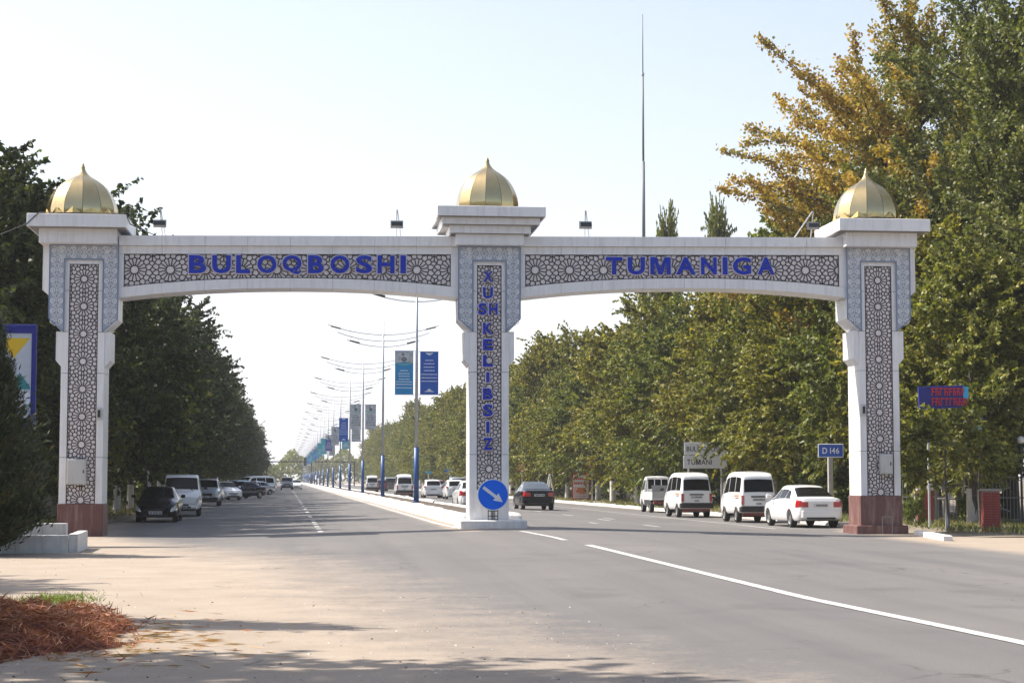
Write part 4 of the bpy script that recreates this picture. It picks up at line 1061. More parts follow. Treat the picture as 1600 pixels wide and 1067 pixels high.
# -- traffic in the right-hand carriageway
vehicle('sedan', "moving_car", "black sedan driving away just right of the middle pillar", "car", (12.6, 93.2, .08), AW, "carblack", "rim", glassm="glass2")
vehicle('sedan', "moving_car", "white sedan half hidden behind the left edge of the middle pillar", "car", (9.4, 93, .13), AW, "carwhite", "rim")
vehicle('hatch', "moving_car", "white hatchback with red tail lights just right of the nearest lamp post", "car", (11.9, 150, .06), AW, "carwhite")
vehicle('hatch', "moving_car", "small white hatchback with dark rear glass ahead of the half hidden white sedan", "car", (12.9, 141, .05), AW, "carwhite")
vehicle('suv', "moving_car", "silver off-roader farthest ahead of the white cars beside the middle pillar", "car", (16.0, 172, 0), AW, "carsilver")
vehicle('minivan', "moving_minivan", "white minivan driving away between the first and second lamp posts", "van", (9.85, 154, .1), AW, "carwhite", "rimw")
vehicle('minivan', "moving_minivan", "distant white minivan framed between the second and third lamp posts", "van", (9.9, 212, .1), AW, "carwhite", "rimw")
vehicle('hatch', "moving_car", "dark red hatchback in the distance right of the second lamp post", "car", (12.2, 235, .05), AW, "carred")
vehicle('suv', "moving_car", "dark grey off-roader in the distance just left of the first lamp post's minivan", "car", (13.6, 240, .04), AW, "cargrey")
vehicle('hatch', "moving_car", "red hatchback peeping out behind the white hatchback by the first lamp post", "car", (14.9, 180, .02), AW, "carred")
# -- left-hand side
vehicle('sedan', "parked_car", "black sedan parked facing the camera under the left-hand trees", "car", (-4.85, 73.2, 0), TO, "carblack", "rim", glassm="glass").scale = (1, .96, .94)
vehicle('minibus', "parked_van", "white van parked facing the camera right behind the black sedan", "van", (-4.6, 84.6, 0), TO+R_(2), "carwhite", "rimw").scale = (1, .97, .94)
vehicle('suv', "parked_car", "silver off-roader parked facing the camera behind the white van", "car", (-4.75, 115, 0), TO, "carsilver").scale = (1, .94, .92)
vehicle('sedan', "parked_car", "white sedan parked beside the silver off-roader, mostly hidden by the dark blue car", "car", (-4.7, 147, 0), TO+R_(20), "carwhite")
vehicle('sedan', "parked_car", "dark blue sedan parked nose-in showing its side behind the silver off-roader", "car", (-3.5, 158, 0), TO-R_(38), "carblue")
vehicle('hatch', "parked_car", "pale blue hatchback behind the dark blue sedan on the left", "car", (-4.6, 176, 0), TO-R_(40), "carpale")
vehicle('sedan', "parked_car", "silver sedan with rounded tail just right of the dark blue sedan", "car", (-2.9, 186, 0), TO-R_(40), "carsilver")
vehicle('minibus', "parked_van", "white people carrier with dark windows at the far end of the left parked row", "van", (-3.3, 205, 0), TO-R_(52), "carwhite")
vehicle('sedan', "moving_car", "tiny grey sedan in the far haze at the left kerb", "car", (-3.2, 300, .05), TO, "cargrey")
vehicle('sedan', "moving_car", "tiny silver sedan in the far haze left of the oncoming off-roader", "car", (-2.3, 310, .05), TO, "carsilver")
vehicle('suv', "moving_car", "distant grey off-roader coming towards the gateway", "car", (.3, 265, .1), TO, "cargrey")
vehicle('sedan', "moving_car", "distant white sedan coming towards the gateway beside the grey off-roader", "car", (1.7, 275, .1), TO, "carwhite")

# ------------------------------------------------------------------ vegetation
rng = np.random.default_rng(11)
def leaf_mesh(name, centers, dirs, length, width, cols, matn, jitter=.35, fold=True):
    n = len(centers); L = length*(1+rng.uniform(-jitter, jitter, n))[:, None]; W = width*(1+rng.uniform(-jitter, jitter, n))[:, None]
    d = dirs/np.linalg.norm(dirs, axis=1, keepdims=True)
    r = rng.normal(size=(n, 3)); sd_ = np.cross(d, r); sd_ /= np.linalg.norm(sd_, axis=1, keepdims=True)+1e-9
    base = centers-d*L*.5; tip = centers+d*L*.5; mid = centers-d*L*.08
    co = np.stack([base, mid+sd_*W*.5, tip, mid-sd_*W*.5], 1).reshape(-1, 3)
    me = bpy.data.meshes.new(name); quads(me, co, np.arange(4*n).reshape(n, 4)); me.materials.append(M[matn])
    a = me.color_attributes.new("col", 'FLOAT_COLOR', 'POINT'); c4 = np.concatenate([np.repeat(cols, 4, axis=0), np.ones((4*n, 1))], 1)
    a.data.foreach_set("color", c4.reshape(-1).astype(np.float32)); me.update(); return me
def pal(n, palette, weights, var=.18):
    p = np.array(palette); idx = rng.choice(len(p), n, p=np.array(weights)/sum(weights)); c = p[idx]*(1+rng.uniform(-var, var, (n, 1))); return c
GREEN = [(.150, .155, .034), (.092, .108, .026), (.215, .205, .055), (.34, .27, .05)]; GW = [5, 3.5, 4, .2]
def crown_shoots(h0, h1, rad, nshoot, prof, shoot_len, up, lumps):
    """returns shoot base points and directions, gathered in clumps"""
    nl = lumps; u = rng.uniform(0, 1, nl)**.9; ang = rng.uniform(0, 2*np.pi, nl)
    rm = rad*np.interp(u, [a for a, _ in prof], [b for _, b in prof]); rr = rm*np.sqrt(rng.uniform(.15, 1, nl))*rng.uniform(.78, 1.08, nl)
    L = np.stack([rr*np.cos(ang), rr*np.sin(ang), h0+(h1-h0)*u], 1)
    k = rng.integers(0, nl, nshoot); base = L[k]+rng.normal(size=(nshoot, 3))*np.array([.22, .22, .26])*rad*.5
    outw = base.copy(); outw[:, 2] = 0; on = np.linalg.norm(outw, axis=1, keepdims=True)+.2
    d = outw/on*.9+rng.normal(size=(nshoot, 3))*.45; d[:, 2] += up
    hf = np.clip((base[:, 2]-h0)/(h1-h0), 0, 1.1); d[:, 2] += (hf-.35)*1.1
    d /= np.linalg.norm(d, axis=1, keepdims=True)
    return L, base, d, hf
def leaves_on(base, d, slen, per, spread, droop):
    n = len(base); t = rng.uniform(.05, 1, (n, per)); sl = slen*rng.uniform(.6, 1.25, (n, 1))
    P = base[:, None, :]+d[:, None, :]*(t*sl)[:, :, None]
    P[:, :, 2] -= (t**2)*sl*.18
    off = rng.normal(size=(n, per, 3)); off /= np.linalg.norm(off, axis=2, keepdims=True)
    P = P+off*spread*rng.uniform(.3, 1, (n, per, 1))*(1.15-.6*t[:, :, None])
    D = off*.9+d[:, None, :]*.35; D[:, :, 2] -= droop
    return P.reshape(-1, 3), D.reshape(-1, 3), np.repeat(np.arange(n), per)
def trunk_mb(h, r, L, lime_h, lean=0, nl=14, topz=None):
    mb = MB(); pts = []; nz = 7; top = topz or h*.8; ph = rng.uniform(0, 6)
    for i in range(nz+1): z = top*i/nz; pts.append((lean*z+.06*math.sin(z*1.3+ph)*min(1, z), .05*math.cos(z*1.1+ph)*min(1, z), z))
    for i in range(nz):
        r0 = r*(1-.85*i/nz)*(1.25 if i == 0 else 1); r1 = r*(1-.85*(i+1)/nz); mb.tube(pts[i], pts[i+1], r0, r1, 8, 0, caps=False)
    pick = rng.choice(len(L), min(nl, len(L)), replace=False)
    for j in pick:
        e = L[j]; zs = max(1.6, min(top*.95, e[2]-abs(rng.normal())*.8-.6*np.hypot(e[0], e[1]))); f = zs/top; k = min(nz-1, int(f*nz)); a = Vector(pts[k])+(Vector(pts[k+1])-Vector(pts[k]))*(f*nz-k)
        m_ = a.lerp(Vector(e), .5)+Vector((0, 0, -.15)); rr = r*(1-.85*f)*.55
        mb.tube(a, m_, rr, rr*.65, 6, 0, caps=False); mb.tube(m_, e, rr*.65, rr*.2, 5, 0, caps=False)
    return mb
def make_tree_meshes(h, h0, rad, nshoot, per, leaf, prof, slen, up, lumps, palette, weights, droop=.55, spread=.16, r=.16, leafw=.58, extra=None, var=.2):
    L, b, d, hf = crown_shoots(h0, h, rad, nshoot, prof, slen, up, lumps); P, D, ix = leaves_on(b, d, slen, per, spread, droop)
    shoot_v = rng.uniform(.66, 1.34, nshoot)[ix][:, None]; cols = pal(len(P), palette, weights, var)*shoot_v
    if extra is not None: cols = extra(P, cols)
    crown = leaf_mesh("crown", P, D, leaf, leaf*leafw, cols, "leaf", jitter=.5)
    tb = trunk_mb(h, r, L, 1.4); tr = tb.build("trunk", "bark", mesh_only=True, smooth=True)
    lm = MB().tube((0, 0, 0), (0, 0, 1.45), r*1.29, r*1.13, 9, caps=False).build("limewash", "lime", mesh_only=True, smooth=True)
    return tr, crown, lm
PR1 = [(0, .62), (.12, .92), (.35, 1.0), (.6, .88), (.8, .62), (.93, .34), (1, .12)]
PR2 = [(0, .5), (.15, .9), (.4, 1.0), (.7, .8), (.9, .5), (1, .25)]
TINT = [(1.15, 1.15, 1.1), (1.42, 1.26, 1.05), (.92, 1.0, 1.0), (1.22, 1.15, .95)]
street = [make_tree_meshes(10.2+.6*k, 2.4-.15*k, (2.9, 2.6, 3.1, 2.8)[k], 900, 38, .195, PR1, 1.35, .3, 46, [tuple(c*q for c, q in zip(g, TINT[k])) for g in GREEN], GW, spread=.14, leafw=.66) for k in range(4)]
DARK = [(.048, .062, .02), (.034, .046, .016), (.085, .10, .026), (.2, .2, .03)]  # left-row greens lowered to put its shaded side into the leaf colour
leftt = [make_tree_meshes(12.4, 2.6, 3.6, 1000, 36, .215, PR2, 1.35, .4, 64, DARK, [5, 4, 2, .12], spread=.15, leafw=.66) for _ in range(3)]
def tree(name, meshes, loc, rot, s, label, group, lime=True, cat="tree"):
    t = thing(name, label, cat, loc, rot, group); t.scale = (s[0], s[0], s[1])
    link("trunk", meshes[0], t); link("crown", meshes[1], t)
    if lime: link("limewash", meshes[2], t)
    return t
# right row
yR = [61, 66.5, 72, 78, 84.5, 91]+list(np.arange(98, 460, 7.2))
for i, y in enumerate(yR):
    near = i < 6
    sp_ = 1+rng.uniform(-.08, .08)
    lab = ["leafy street tree with limewashed trunk just left of the right pillar, behind the white sedan", "leafy street tree rising behind the parked white sedan and minivan", "leafy street tree behind the nearer of the two parked white minivans",
           "leafy street tree over the gap between the two parked minivans", "leafy street tree behind the farther parked minivan", "leafy street tree with leaves hanging over the place name sign"][i] if near else "leafy green tree with limewashed trunk in the long right-hand roadside row"
    tree("street_tree", street[i % 4], (21.6+(1.9 if i < 3 else (.9 if i < 6 else 0))+rng.uniform(-.4, .4), y+rng.uniform(-.6, .6), .08), rng.uniform(0, 6.28), (sp_, 1.0*sp_+rng.uniform(-.13, .12)), lab, "roadside trees in the right row")
# second row behind, right
for i, y in enumerate(np.arange(64, 330, 9.5)):
    tree("background_tree", street[(i+2) % 4], (28.5+rng.uniform(-.8, .8), y, .05), rng.uniform(0, 6.28), (1.25, 1.12), "leafy green tree in the second row behind the right-hand roadside trees", "trees of the second right row", lime=False)
# left row
yL = [60.5, 66, 72, 79, 86, 93.5, 101, 109]+list(np.arange(117, 420, 8.2))
for i, y in enumerate(yL):
    s_ = 1+rng.uniform(-.07, .07)
    labs = ["tall shaded tree directly behind the left pillar", "tall shaded tree right of the left pillar over the black sedan's bonnet", "dark tall tree overhanging the black sedan", "dark tall tree overhanging the white van"]
    lab = labs[i] if i < 4 else "tall dark shaded tree in the left roadside row"
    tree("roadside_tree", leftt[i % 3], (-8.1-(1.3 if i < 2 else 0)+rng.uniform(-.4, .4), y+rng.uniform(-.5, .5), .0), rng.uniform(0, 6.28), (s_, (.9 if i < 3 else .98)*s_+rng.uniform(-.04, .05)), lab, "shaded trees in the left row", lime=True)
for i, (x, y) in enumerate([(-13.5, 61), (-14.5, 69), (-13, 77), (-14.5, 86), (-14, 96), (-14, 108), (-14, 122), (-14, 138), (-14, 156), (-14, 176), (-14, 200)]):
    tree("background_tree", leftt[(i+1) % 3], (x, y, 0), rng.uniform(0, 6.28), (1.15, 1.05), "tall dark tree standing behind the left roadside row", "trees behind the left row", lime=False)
# off-frame trees on the left that cast the foreground shade
tree("roadside_tree", leftt[0], (-8.6, 18.4, 0), 1.0, (.95, .98), "tree out of frame on the left whose shade falls across the foreground dust", "trees beside the forecourt", lime=False)
tree("roadside_tree", leftt[1], (-6.9, 13.0, 0), 2.0, (.75, .7), "tree out of frame on the left whose shade falls across the foreground dust", "trees beside the forecourt", lime=False)

for i, (x, y, s_) in enumerate(((-12.5, 9, 1.0), (-14, 25, 1.0), (-15, 33, 1.0), (-13, 1, 1.05), (-11, -7, 1.1), (-18, 17, 1.1), (22, 4, 1.1), (24, -6, 1.1), (6, -18, 1.1), (-3, -17, 1.1), (15, -14, 1.1))):  # unseen trees added round the camera to hold back skylight
    tree("roadside_tree", leftt[i % 3], (x, y, 0), i*1.0, (s_*.95, s_), "tall unseen tree added round the forecourt behind the camera to block sky light", "trees beside the forecourt", lime=False)
# big poplars at the right
def poplar(h, h0, rad, nb, per_b, leaf, tipfn, lean=(0, 0), seed=0, rise=1.1, r=.34):
    """long ascending branches, each clothed in small leaves"""
    rg = np.random.default_rng(seed); mb = MB(); C = []; Dn = []; T = []; Z = []
    tp = [Vector((lean[0]*(z/h)**1.3, lean[1]*(z/h)**1.3, z)) for z in np.linspace(0, h*.93, 9)]
    for i in range(8): mb.tube(tp[i], tp[i+1], r*(1-.1*i)*(1.2 if i == 0 else 1), r*(1-.1*(i+1)), 9, caps=False)
    for b in range(nb):
        u = rg.uniform(.0, 1)**.85; z = h0+(h*.92-h0)*u; f = z/(h*.93)*8; k = min(7, int(f)); a = tp[k].lerp(tp[k+1], f-k)
        ang = rg.uniform(0, 2*np.pi); ln = rad*rg.uniform(.75, 1.35)*np.interp(u, [0, .3, .75, 1], [.95, 1.15, .85, .45])
        d0 = np.array([math.cos(ang), math.sin(ang), rise*rg.uniform(.55, 1.15)]); d0 /= np.linalg.norm(d0)
        pts = [np.array(a)]; d = d0.copy()
        for s in range(6):
            d = d+rg.normal(size=3)*.16; d[2] -= .01; d /= np.linalg.norm(d); pts.append(pts[-1]+d*ln/6*1.25)
        for s in range(6): mb.tube(pts[s], pts[s+1], .07*(1-s/6.5)*r/.3, .07*(1-(s+1)/6.5)*r/.3, 5, caps=False)
        nlf = int(per_b*ln/rad); t = rg.uniform(.12, 1.02, nlf)*6; k2 = np.clip(t.astype(int), 0, 5); pa = np.array(pts); P = pa[k2]+(pa[k2+1]-pa[k2])*(t-k2)[:, None]
        # side twigs: leaves gather round twig points
        ntw = 26; tw = rg.normal(size=(ntw, 3)); tw /= np.linalg.norm(tw, axis=1, keepdims=True); tw = tw*rg.uniform(.25, 1.0, (ntw, 1))+d0*.5
        j = rg.integers(0, ntw, nlf); reach = rg.uniform(0, 1, nlf)[:, None]
        wdt = (rad*.24)*(1.15-t/6*.95)[:, None]
        P = P+tw[j]*reach*wdt*1.1+rg.normal(size=(nlf, 3))*.09
        C.append(P); Dn.append(rg.normal(size=(nlf, 3))+np.array([0, 0, -.35])); T.append(t/6); Z.append(np.full(nlf, u))
    C = np.concatenate(C); Dn = np.concatenate(Dn); T = np.concatenate(T)
    cols = tipfn(C, T, len(C)); crown = leaf_mesh("crown", C, Dn, leaf, leaf*.85, cols, "leaf")
    return mb.build("trunk", "bark", mesh_only=True, smooth=True), crown, None
PG = [(.135, .148, .042), (.085, .105, .03), (.205, .205, .065), (.33, .31, .17)]  # last, palest tone paints glossy glints on a few leaves
def green_only(C, T, n): return pal(n, PG, [5, 4, 3, .6], .2)
YL = [(.42, .27, .05), (.50, .33, .07), (.30, .22, .05), (.36, .16, .03)]
def yellow_tips(C, T, n):
    g = pal(n, PG, [5, 3, 3, 1], .2); y = pal(n, YL, [5, 3, 3, 1], .2)
    left = np.clip((-C[:, 0]+1.0)/4.2, 0, 1); f = np.clip(T*.9+left*1.1-.95+rng.normal(size=n)*.38+.25*np.sin(C[:, 2]*1.3+C[:, 1]), 0, 1)[:, None]
    return g*(1-f)+y*f
pA = poplar(25, 3.2, 5.0, 120, 520, .17, green_only, seed=3)
pB = poplar(22, 2.5, 4.6, 105, 480, .17, green_only, (-1.0, 0), seed=5)
pY = poplar(19.5, 3.6, 6.2, 130, 900, .15, yellow_tips, (-.4, 0), seed=8, rise=.8)
tree("poplar", pY, (27.5, 76, 0), 0, (1.05, 1.05), "tall poplar with yellow autumn branches reaching left above the right beam", None, lime=False)
for i, (x, y, ms, rz, lab) in enumerate([(27.3, 67, pA, 0.4, "tall green poplar rising directly behind the right pillar's dome"),
      (27.6, 57.5, pB, 2.2, "tall green poplar at the right edge of the view, nearest of the poplars"),
      (30.5, 63, pA, 3.9, "tall green poplar behind the right edge, over the iron fence"),
      (31.5, 74, pB, 5.0, "tall green poplar behind the yellow-tipped one"), (26.4, 62.5, pB, 4.1, "green poplar standing between the right pillar and the shop sign")]):
    tree("poplar", ms, (x, y, 0), rz, ((.9, .9) if i != 4 else (.62, .56)), lab, "green poplars on the right", lime=False)
for (x, y, s1, s2, rz, lab) in ((27.0, 128, .38, .80, 1, "slim distant poplar tip peeping over the right beam, nearer the mast"), (30.6, 128, .45, .82, 3, "slim distant poplar tip peeping over the right beam beside the yellow poplar")):
    tree("poplar", street[0], (x, y, 0), rz, (s1*1.1, s2*2.35), lab, None, lime=False)
tree("street_tree", street[2], (25.2, 84, 0), 2.1, (1.35, 1.28), "full green tree filling in below the yellow-tipped poplar", None, lime=False)
tree("poplar", pB, (26.6, 80, 0), 1.1, (.8, .74), "green poplar behind the lower branches of the yellow-tipped one", None, lime=False)
tree("roadside_tree", street[1], (-7.2, 23.9, 0), 1.1, (.30, .86), "slender tree out of frame on the left throwing a thin streak of shade", None, lime=False)
# young limewashed tree right of the right pillar
yt = make_tree_meshes(4.3, 2.0, 1.35, 170, 24, .20, [(0, .8), (.3, 1), (.7, .8), (1, .3)], .7, .15, 22, GREEN, GW, r=.05)
tree("young_tree", yt, (20.1, 54.3, .06), .5, (1.05, .80), "young tree with thin limewashed leaning trunk between the two red brick piers", None)
tree("young_tree", yt, (22.0, 62.5, .06), 2.5, (1.2, 1.25), "young leafy tree beside the right pillar's right edge", None)
tree("young_tree", yt, (20.2, 66.8, .1), 3.5, (1.0, 1.02), "small leafy tree between the white sedan and the right pillar", None).location = (22.6, 70.5, .08)
tree("young_tree", yt, (22.6, 58.0, .06), 4.4, (1.05, 1.02), "young leafy tree over the right-hand brick pier", None, lime=False)

# dark conifer at the left edge: plume-like sprays
def conifer():
    n = 300; mb = MB(); mb.tube((0, 0, 0), (0, 0, 4.6), .13, .03, 8)
    C = []; Dn = []
    for i in range(n):
        u = rng.uniform(0, 1); z = .25+4.6*u; r_ = 1.15*np.interp(u, [0, .15, .42, .62, .8, 1], [.85, 1, .8, .5, .3, .1])*rng.uniform(.55, 1.1); a = rng.uniform(0, 2*np.pi)
        e = np.array([r_*math.cos(a), r_*math.sin(a), z+.35]); b = np.array([0, 0, max(.1, z-.25)]); mb.tube(b, e, .022, .006, 4, caps=False)
        m_ = 210; t = rng.uniform(.3, 1.1, m_); P = b+(e-b)*t[:, None]+rng.normal(size=(m_, 3))*.10; C.append(P)
        dd = (e-b)/np.linalg.norm(e-b); Dn.append(rng.normal(size=(m_, 3))*.5+dd+np.array([0, 0, .35]))
    C = np.concatenate(C); Dn = np.concatenate(Dn); cols = pal(len(C), [(.035, .055, .022), (.055, .065, .02), (.025, .04, .02), (.11, .10, .03)], [5, 3, 3, .7], .25)
    return mb.build("trunk", "bark", mesh_only=True), leaf_mesh("crown", C, Dn, .15, .032, cols, "pine"), None
for i, (x, y, s_, lab) in enumerate(((-6.4, 88, 1.5, "added young tree whose lighter leaf green stands in for sun patches behind the van"), (-7.0, 96, 1.75, "farther added young tree in lighter green for sun patches behind the white van"), (-7.4, 70, 1.15, "young green tree beside the parked black sedan on the left"))):  # first two are added: their lighter green paints sunlit patches into the row
    tree("young_tree", yt, (x, y, .05), i*2.2, (s_, s_), lab, None)
cf = conifer()
tree("conifer", cf, (-6.5, 41.3, 0), 0, (1.15, 1.0), "dark feathery conifer before the white planter at the left edge", None, lime=False, cat="conifer")
tree("conifer", cf, (-8.9, 44.6, .35), 2, (1.0, .7), "second dark conifer behind the first at the far left edge", None, lime=False, cat="conifer")

# grass tufts, weeds (stuff)
def blades(name, pts, n, length, wd, palette, weights, zf, matn="grass", flat=.35, kind='stuff', sizes=None):
    n = len(pts); P = np.array(pts, float); d = rng.normal(size=(n, 3))*flat; d[:, 2] = 1
    l = length*rng.uniform(.5, 1.2, n); z = np.array([zf(*p) for p in P]); C = np.stack([P[:, 0], P[:, 1], z+l*.4], 1)
    me = leaf_mesh(name, C, d*np.array([1, 1, 1]), length, wd, pal(n, palette, weights, .25), matn); o = link(name, me)
    o["kind"] = kind; return o
GP = [(.10, .13, .03), (.16, .16, .05), (.28, .22, .10)]
def scatter(n, boxes):
    out_ = []
    for x0, x1, y0, y1, k in boxes:
        cl = rng.uniform([x0, y0], [x1, y1], (max(3, int(k/14)), 2)); j = rng.integers(0, len(cl), k); out_.append(cl[j]+rng.normal(size=(k, 2))*.22)
    o_ = np.concatenate(out_); return o_
g_ = scatter(0, [(19.9, 24, 51, 62, 1900), (19.6, 26, 62, 110, 9000), (19.6, 24, 110, 220, 7000)])
g_ = g_[g_[:, 0] > 19.5]
o = blades("grass", g_, 0, .24, .035, GP, [4, 3, 2], lambda x, y: .08, flat=.5); tag(o, "rough grass and weeds growing on the right verge", "grass")
g_ = scatter(0, [(-12, -6.9, 57, 75, 3500), (-12, -6.9, 75, 130, 5000)]); g_ = g_[g_[:, 0] < -6.7]
o = blades("grass", g_, 0, .22, .04, GP, [3, 3, 3], lambda x, y: .03, flat=.6); tag(o, "dry grass and litter under the left roadside trees", "grass")
g_ = rng.normal(size=(1500, 2))*np.array([.28, .7])+np.array([-3.1, 25.6]); o = blades("grass", g_, 0, .07, .012, [(.16, .22, .03), (.12, .17, .03)], [1, 1], lambda x, y: 0, flat=.7); tag(o, "small bright green grass patch on the dust behind the straw heap", "grass")
# shrubs along the right fence
sh = make_tree_meshes(1.35, .1, .85, 150, 22, .13, [(0, .9), (.4, 1), (.8, .7), (1, .4)], .4, .2, 16, [(.10, .13, .03), (.16, .17, .04), (.07, .1, .03)], [4, 3, 3], r=.03)
for i, (x, y, s_, lab) in enumerate([(24.3, 62.6, .8, "low green shrub in front of the pale iron fence at the right edge"), (22.6, 75, 1.0, "low shrub on the verge behind the white sedan"), (21.5, 84, .9, "low shrub beside the farther minivan"), (20.9, 104, 1.1, "dark rounded shrub by the tree trunks right of the 60 sign"), (20.6, 58.6, .45, "leafy climber shrub against the nearer face of the left brick pier")]):
    t = thing("shrub", lab, "shrub", (x, y, .05), i*1.3); t.scale = (s_*.95, s_*.95, s_*(1.6 if i in (3, 4) else 1)); link("stem", sh[0], t); link("crown", sh[1], t)
for i in range(14):
    y = 68+i*9.; t = thing("hedge_bush", "dark bush in the hedge line behind the right-hand tree trunks", "bush", (25.3+rng.uniform(-.4, .4), y, 0), i*.9, "bushes behind the right row"); t.scale = (2.6, 3.4, 2.1); link("crown", sh[1], t)
for i in range(11):
    y = 64+i*8.5; t = thing("hedge_bush", "dark bush behind the left-hand tree trunks", "bush", (-11.2+rng.uniform(-.4, .4), y, 0), i*.7, "bushes behind the left row"); t.scale = (1.9, 3.0, 1.5); link("crown", sh[1], t)
# straw heap
def straw():
    n = 26000; X = rng.uniform(-1.75, 1.55, n); Y = rng.uniform(-2.2, 3.6, n)
    def hz(x, y): return .36*np.clip(1-((x+.45+.22*np.sin(y*2.7))/1.75)**2-((y-.4+.3*np.sin(x*4.1))/2.9)**2, 0, None)**.7*(1+.35*np.sin(x*5+y*2)*np.cos(y*3.3)+.22*np.sin(x*11-y*6)*np.sin(y*9+x*4))
    H = hz(X, Y); keep = (H > .01) | (rng.uniform(0, 1, n) < .035); X, Y, H = X[keep], Y[keep], H[keep]; k = len(X)
    d = rng.normal(size=(k, 3))*np.array([1, 1, .55]); Z = H+rng.uniform(-.03, .09, k)*(H > .02)+.012
    cols = pal(k, [(.37, .145, .085), (.48, .21, .13), (.25, .09, .055), (.60, .38, .24)], [5, 4, 3, 1.6], .3)
    me = leaf_mesh("straw", np.stack([X, Y, Z], 1), d, .20, .011, cols, "straw", jitter=.6)
    mb = MB(); g = 22
    xs, ysn = np.linspace(-2.3, 1.7, g), np.linspace(-2.6, 3.5, g); vs = [(x, y, float(hz(x, y))*.93-.02) for y in ysn for x in xs]
    mb.add(vs, [(j*g+i, j*g+i+1, (j+1)*g+i+1, (j+1)*g+i) for j in range(g-1) for i in range(g-1)])
    return me, mb
me, mb = straw(); M["strawbed"] = mat("straw_bed", (.20, .065, .04), .95, noise=.4, nscale=6, bump=1, bscale=30)
t = link("straw_heap", me, None, (-3.0, 19.6, 0)); tag(t, "heap of reddish dry needles and straw on the dusty ground at lower left", "straw heap", kind="stuff"); t.scale = (1, .9, .86); t.location = (-3.0, 19.1, 0)
mb.build("heap_core", "strawbed", t, smooth=True)
n = 420; P = np.stack([rng.normal(-1.7, .7, n), rng.normal(19.2, 1.4, n), np.full(n, .012)], 1)
me = leaf_mesh("loose_straw", P, rng.normal(size=(n, 3))*np.array([1, .8, .05]), .24, .014, pal(n, [(.5, .33, .18), (.42, .2, .1)], [2, 1]), "straw", .6); o = link("loose_straw", me); tag(o, "loose straw stalks scattered to the right of the heap", "straw", kind="stuff")
o = MB().add([(0, 0, 0), (.09, .01, 0), (.10, .06, .02), (.02, .07, .01), (.01, .01, .045), (.08, .02, .05), (.09, .05, .055), (.03, .06, .04)], [(0, 3, 2, 1), (4, 5, 6, 7), (0, 1, 5, 4), (1, 2, 6, 5), (2, 3, 7, 6), (3, 0, 4, 7)]).build("paper_scrap", "signwhite", None, loc=(-2.25, 18.9, .09))
tag(o, "crumpled white paper scrap lying on the straw heap", "litter")
# pebbles
mb = MB(); nn = 1100
for i in range(nn):
    y = 13+30*rng.uniform()**1.6; x = rng.uniform(-.24*y, min(.02*y+3.2, .1*y+2)); s_ = .006+.016*rng.uniform()**2.2; h_ = s_*.7
    a = rng.uniform(0, 6.28); c, q = math.cos(a)*s_, math.sin(a)*s_
    mb.add([(x+c, y+q, 0), (x-q, y+c, 0), (x-c, y-q, 0), (x+q, y-c, 0), (x+c*.3, y+q*.2, h_)], [(0, 1, 4), (1, 2, 4), (2, 3, 4), (3, 0, 4)], int(rng.integers(0, 3)))
o = mb.build("pebbles", ["soil", "concgrey", "lime"], None); tag(o, "small dark pebbles scattered over the foreground dust", "pebbles", kind="stuff")
# fallen leaves / rubble under left trees
mb = MB()
for i in range(260):
    x = rng.uniform(-9.5, -6.2); y = rng.uniform(54.5, 75); s_ = rng.uniform(.03, .10); a = rng.uniform(0, 6.28); c, q = math.cos(a)*s_, math.sin(a)*s_
    mb.add([(x+c, y+q, .02), (x-q, y+c, .02), (x-c, y-q, .02), (x+q, y-c, .02), (x, y, .03+s_*.8)], [(0, 1, 4), (1, 2, 4), (2, 3, 4), (3, 0, 4)])
o = mb.build("rubble", "concgrey", None); tag(o, "pale rubble and stones on the verge beside the left pillar", "rubble", kind="stuff")

# ------------------------------------------------------------------ planter, billboard, fences, piers
t = thing("planter", "white stone kerbed planter with dark soil at the left edge before the left pillar", "planter", (-4.7, 42.3, 0))
def wallrow(x0, y0, x1, y1, h, n):
    d = Vector((x1-x0, y1-y0)); L = d.length; a = math.atan2(d.y, d.x)
    for k in range(n):
        MB().bbox(.002, L/n-.002, -.10, .10, -.1, h+rnd.uniform(-.006, .006), .008).build("stone_block", "concrete", t, loc=(x0+d.x*k/n, y0+d.y*k/n, 0), rot=a)
wallrow(-.1, 0, -5.2, -.5, .40, 9); wallrow(.0, .05, -.05, 2.6, .42, 4); wallrow(-.45, 2.75, -5.5, 3.1, .60, 9)
MB().box(-5.3, -.12, .12, 2.7, -.05, .30).build("soil_bed", "soil", t)
t = thing("billboard", "billboard with navy frame and yellow triangle half hidden behind the conifer at left", "billboard", (-6.2, 47, -.22), R_(3))
MB().box(-5.0, -.12, 0, .10, 3.3, 5.5).build("panel", "pale", t)
MB().bbox(-5.1, 0, -.03, .13, 5.5, 5.72, .01).build("frame_top", "navy", t); MB().bbox(-.12, 0, -.03, .13, 3.2, 5.499, .01).build("frame_side", "navy", t); MB().bbox(-5.1, -.121, -.03, .13, 3.1, 3.3, .01).build("frame_bottom", "navy", t)
MB().prism([(-.98, 5.38), (-.55, 4.88), (-.16, 5.38)], -.006, -.001).build("yellow_triangle", "yellow", t)
MB().prism([(-.62, 4.1), (-.14, 4.1), (-.14, 4.16), (-.40, 4.52)], -.006, -.001).build("patterned_shape", "boardteal", t)
MB().box(-.9, -.14, -.009, -.0065, 3.72, 4.02).build("pale_band", "bannertext", t)
MB().ribbon([(-.2+.08*math.cos(a), 3.62+.08*math.sin(a)) for a in np.linspace(.6, 5.6, 12)], .03, -.012, -.0095).build("round_emblem", "boardteal", t)
for x in (-.6, -4.4): MB().tube((x, .07, 0), (x, .07, 3.3), .09).build("post", "postblue", t)

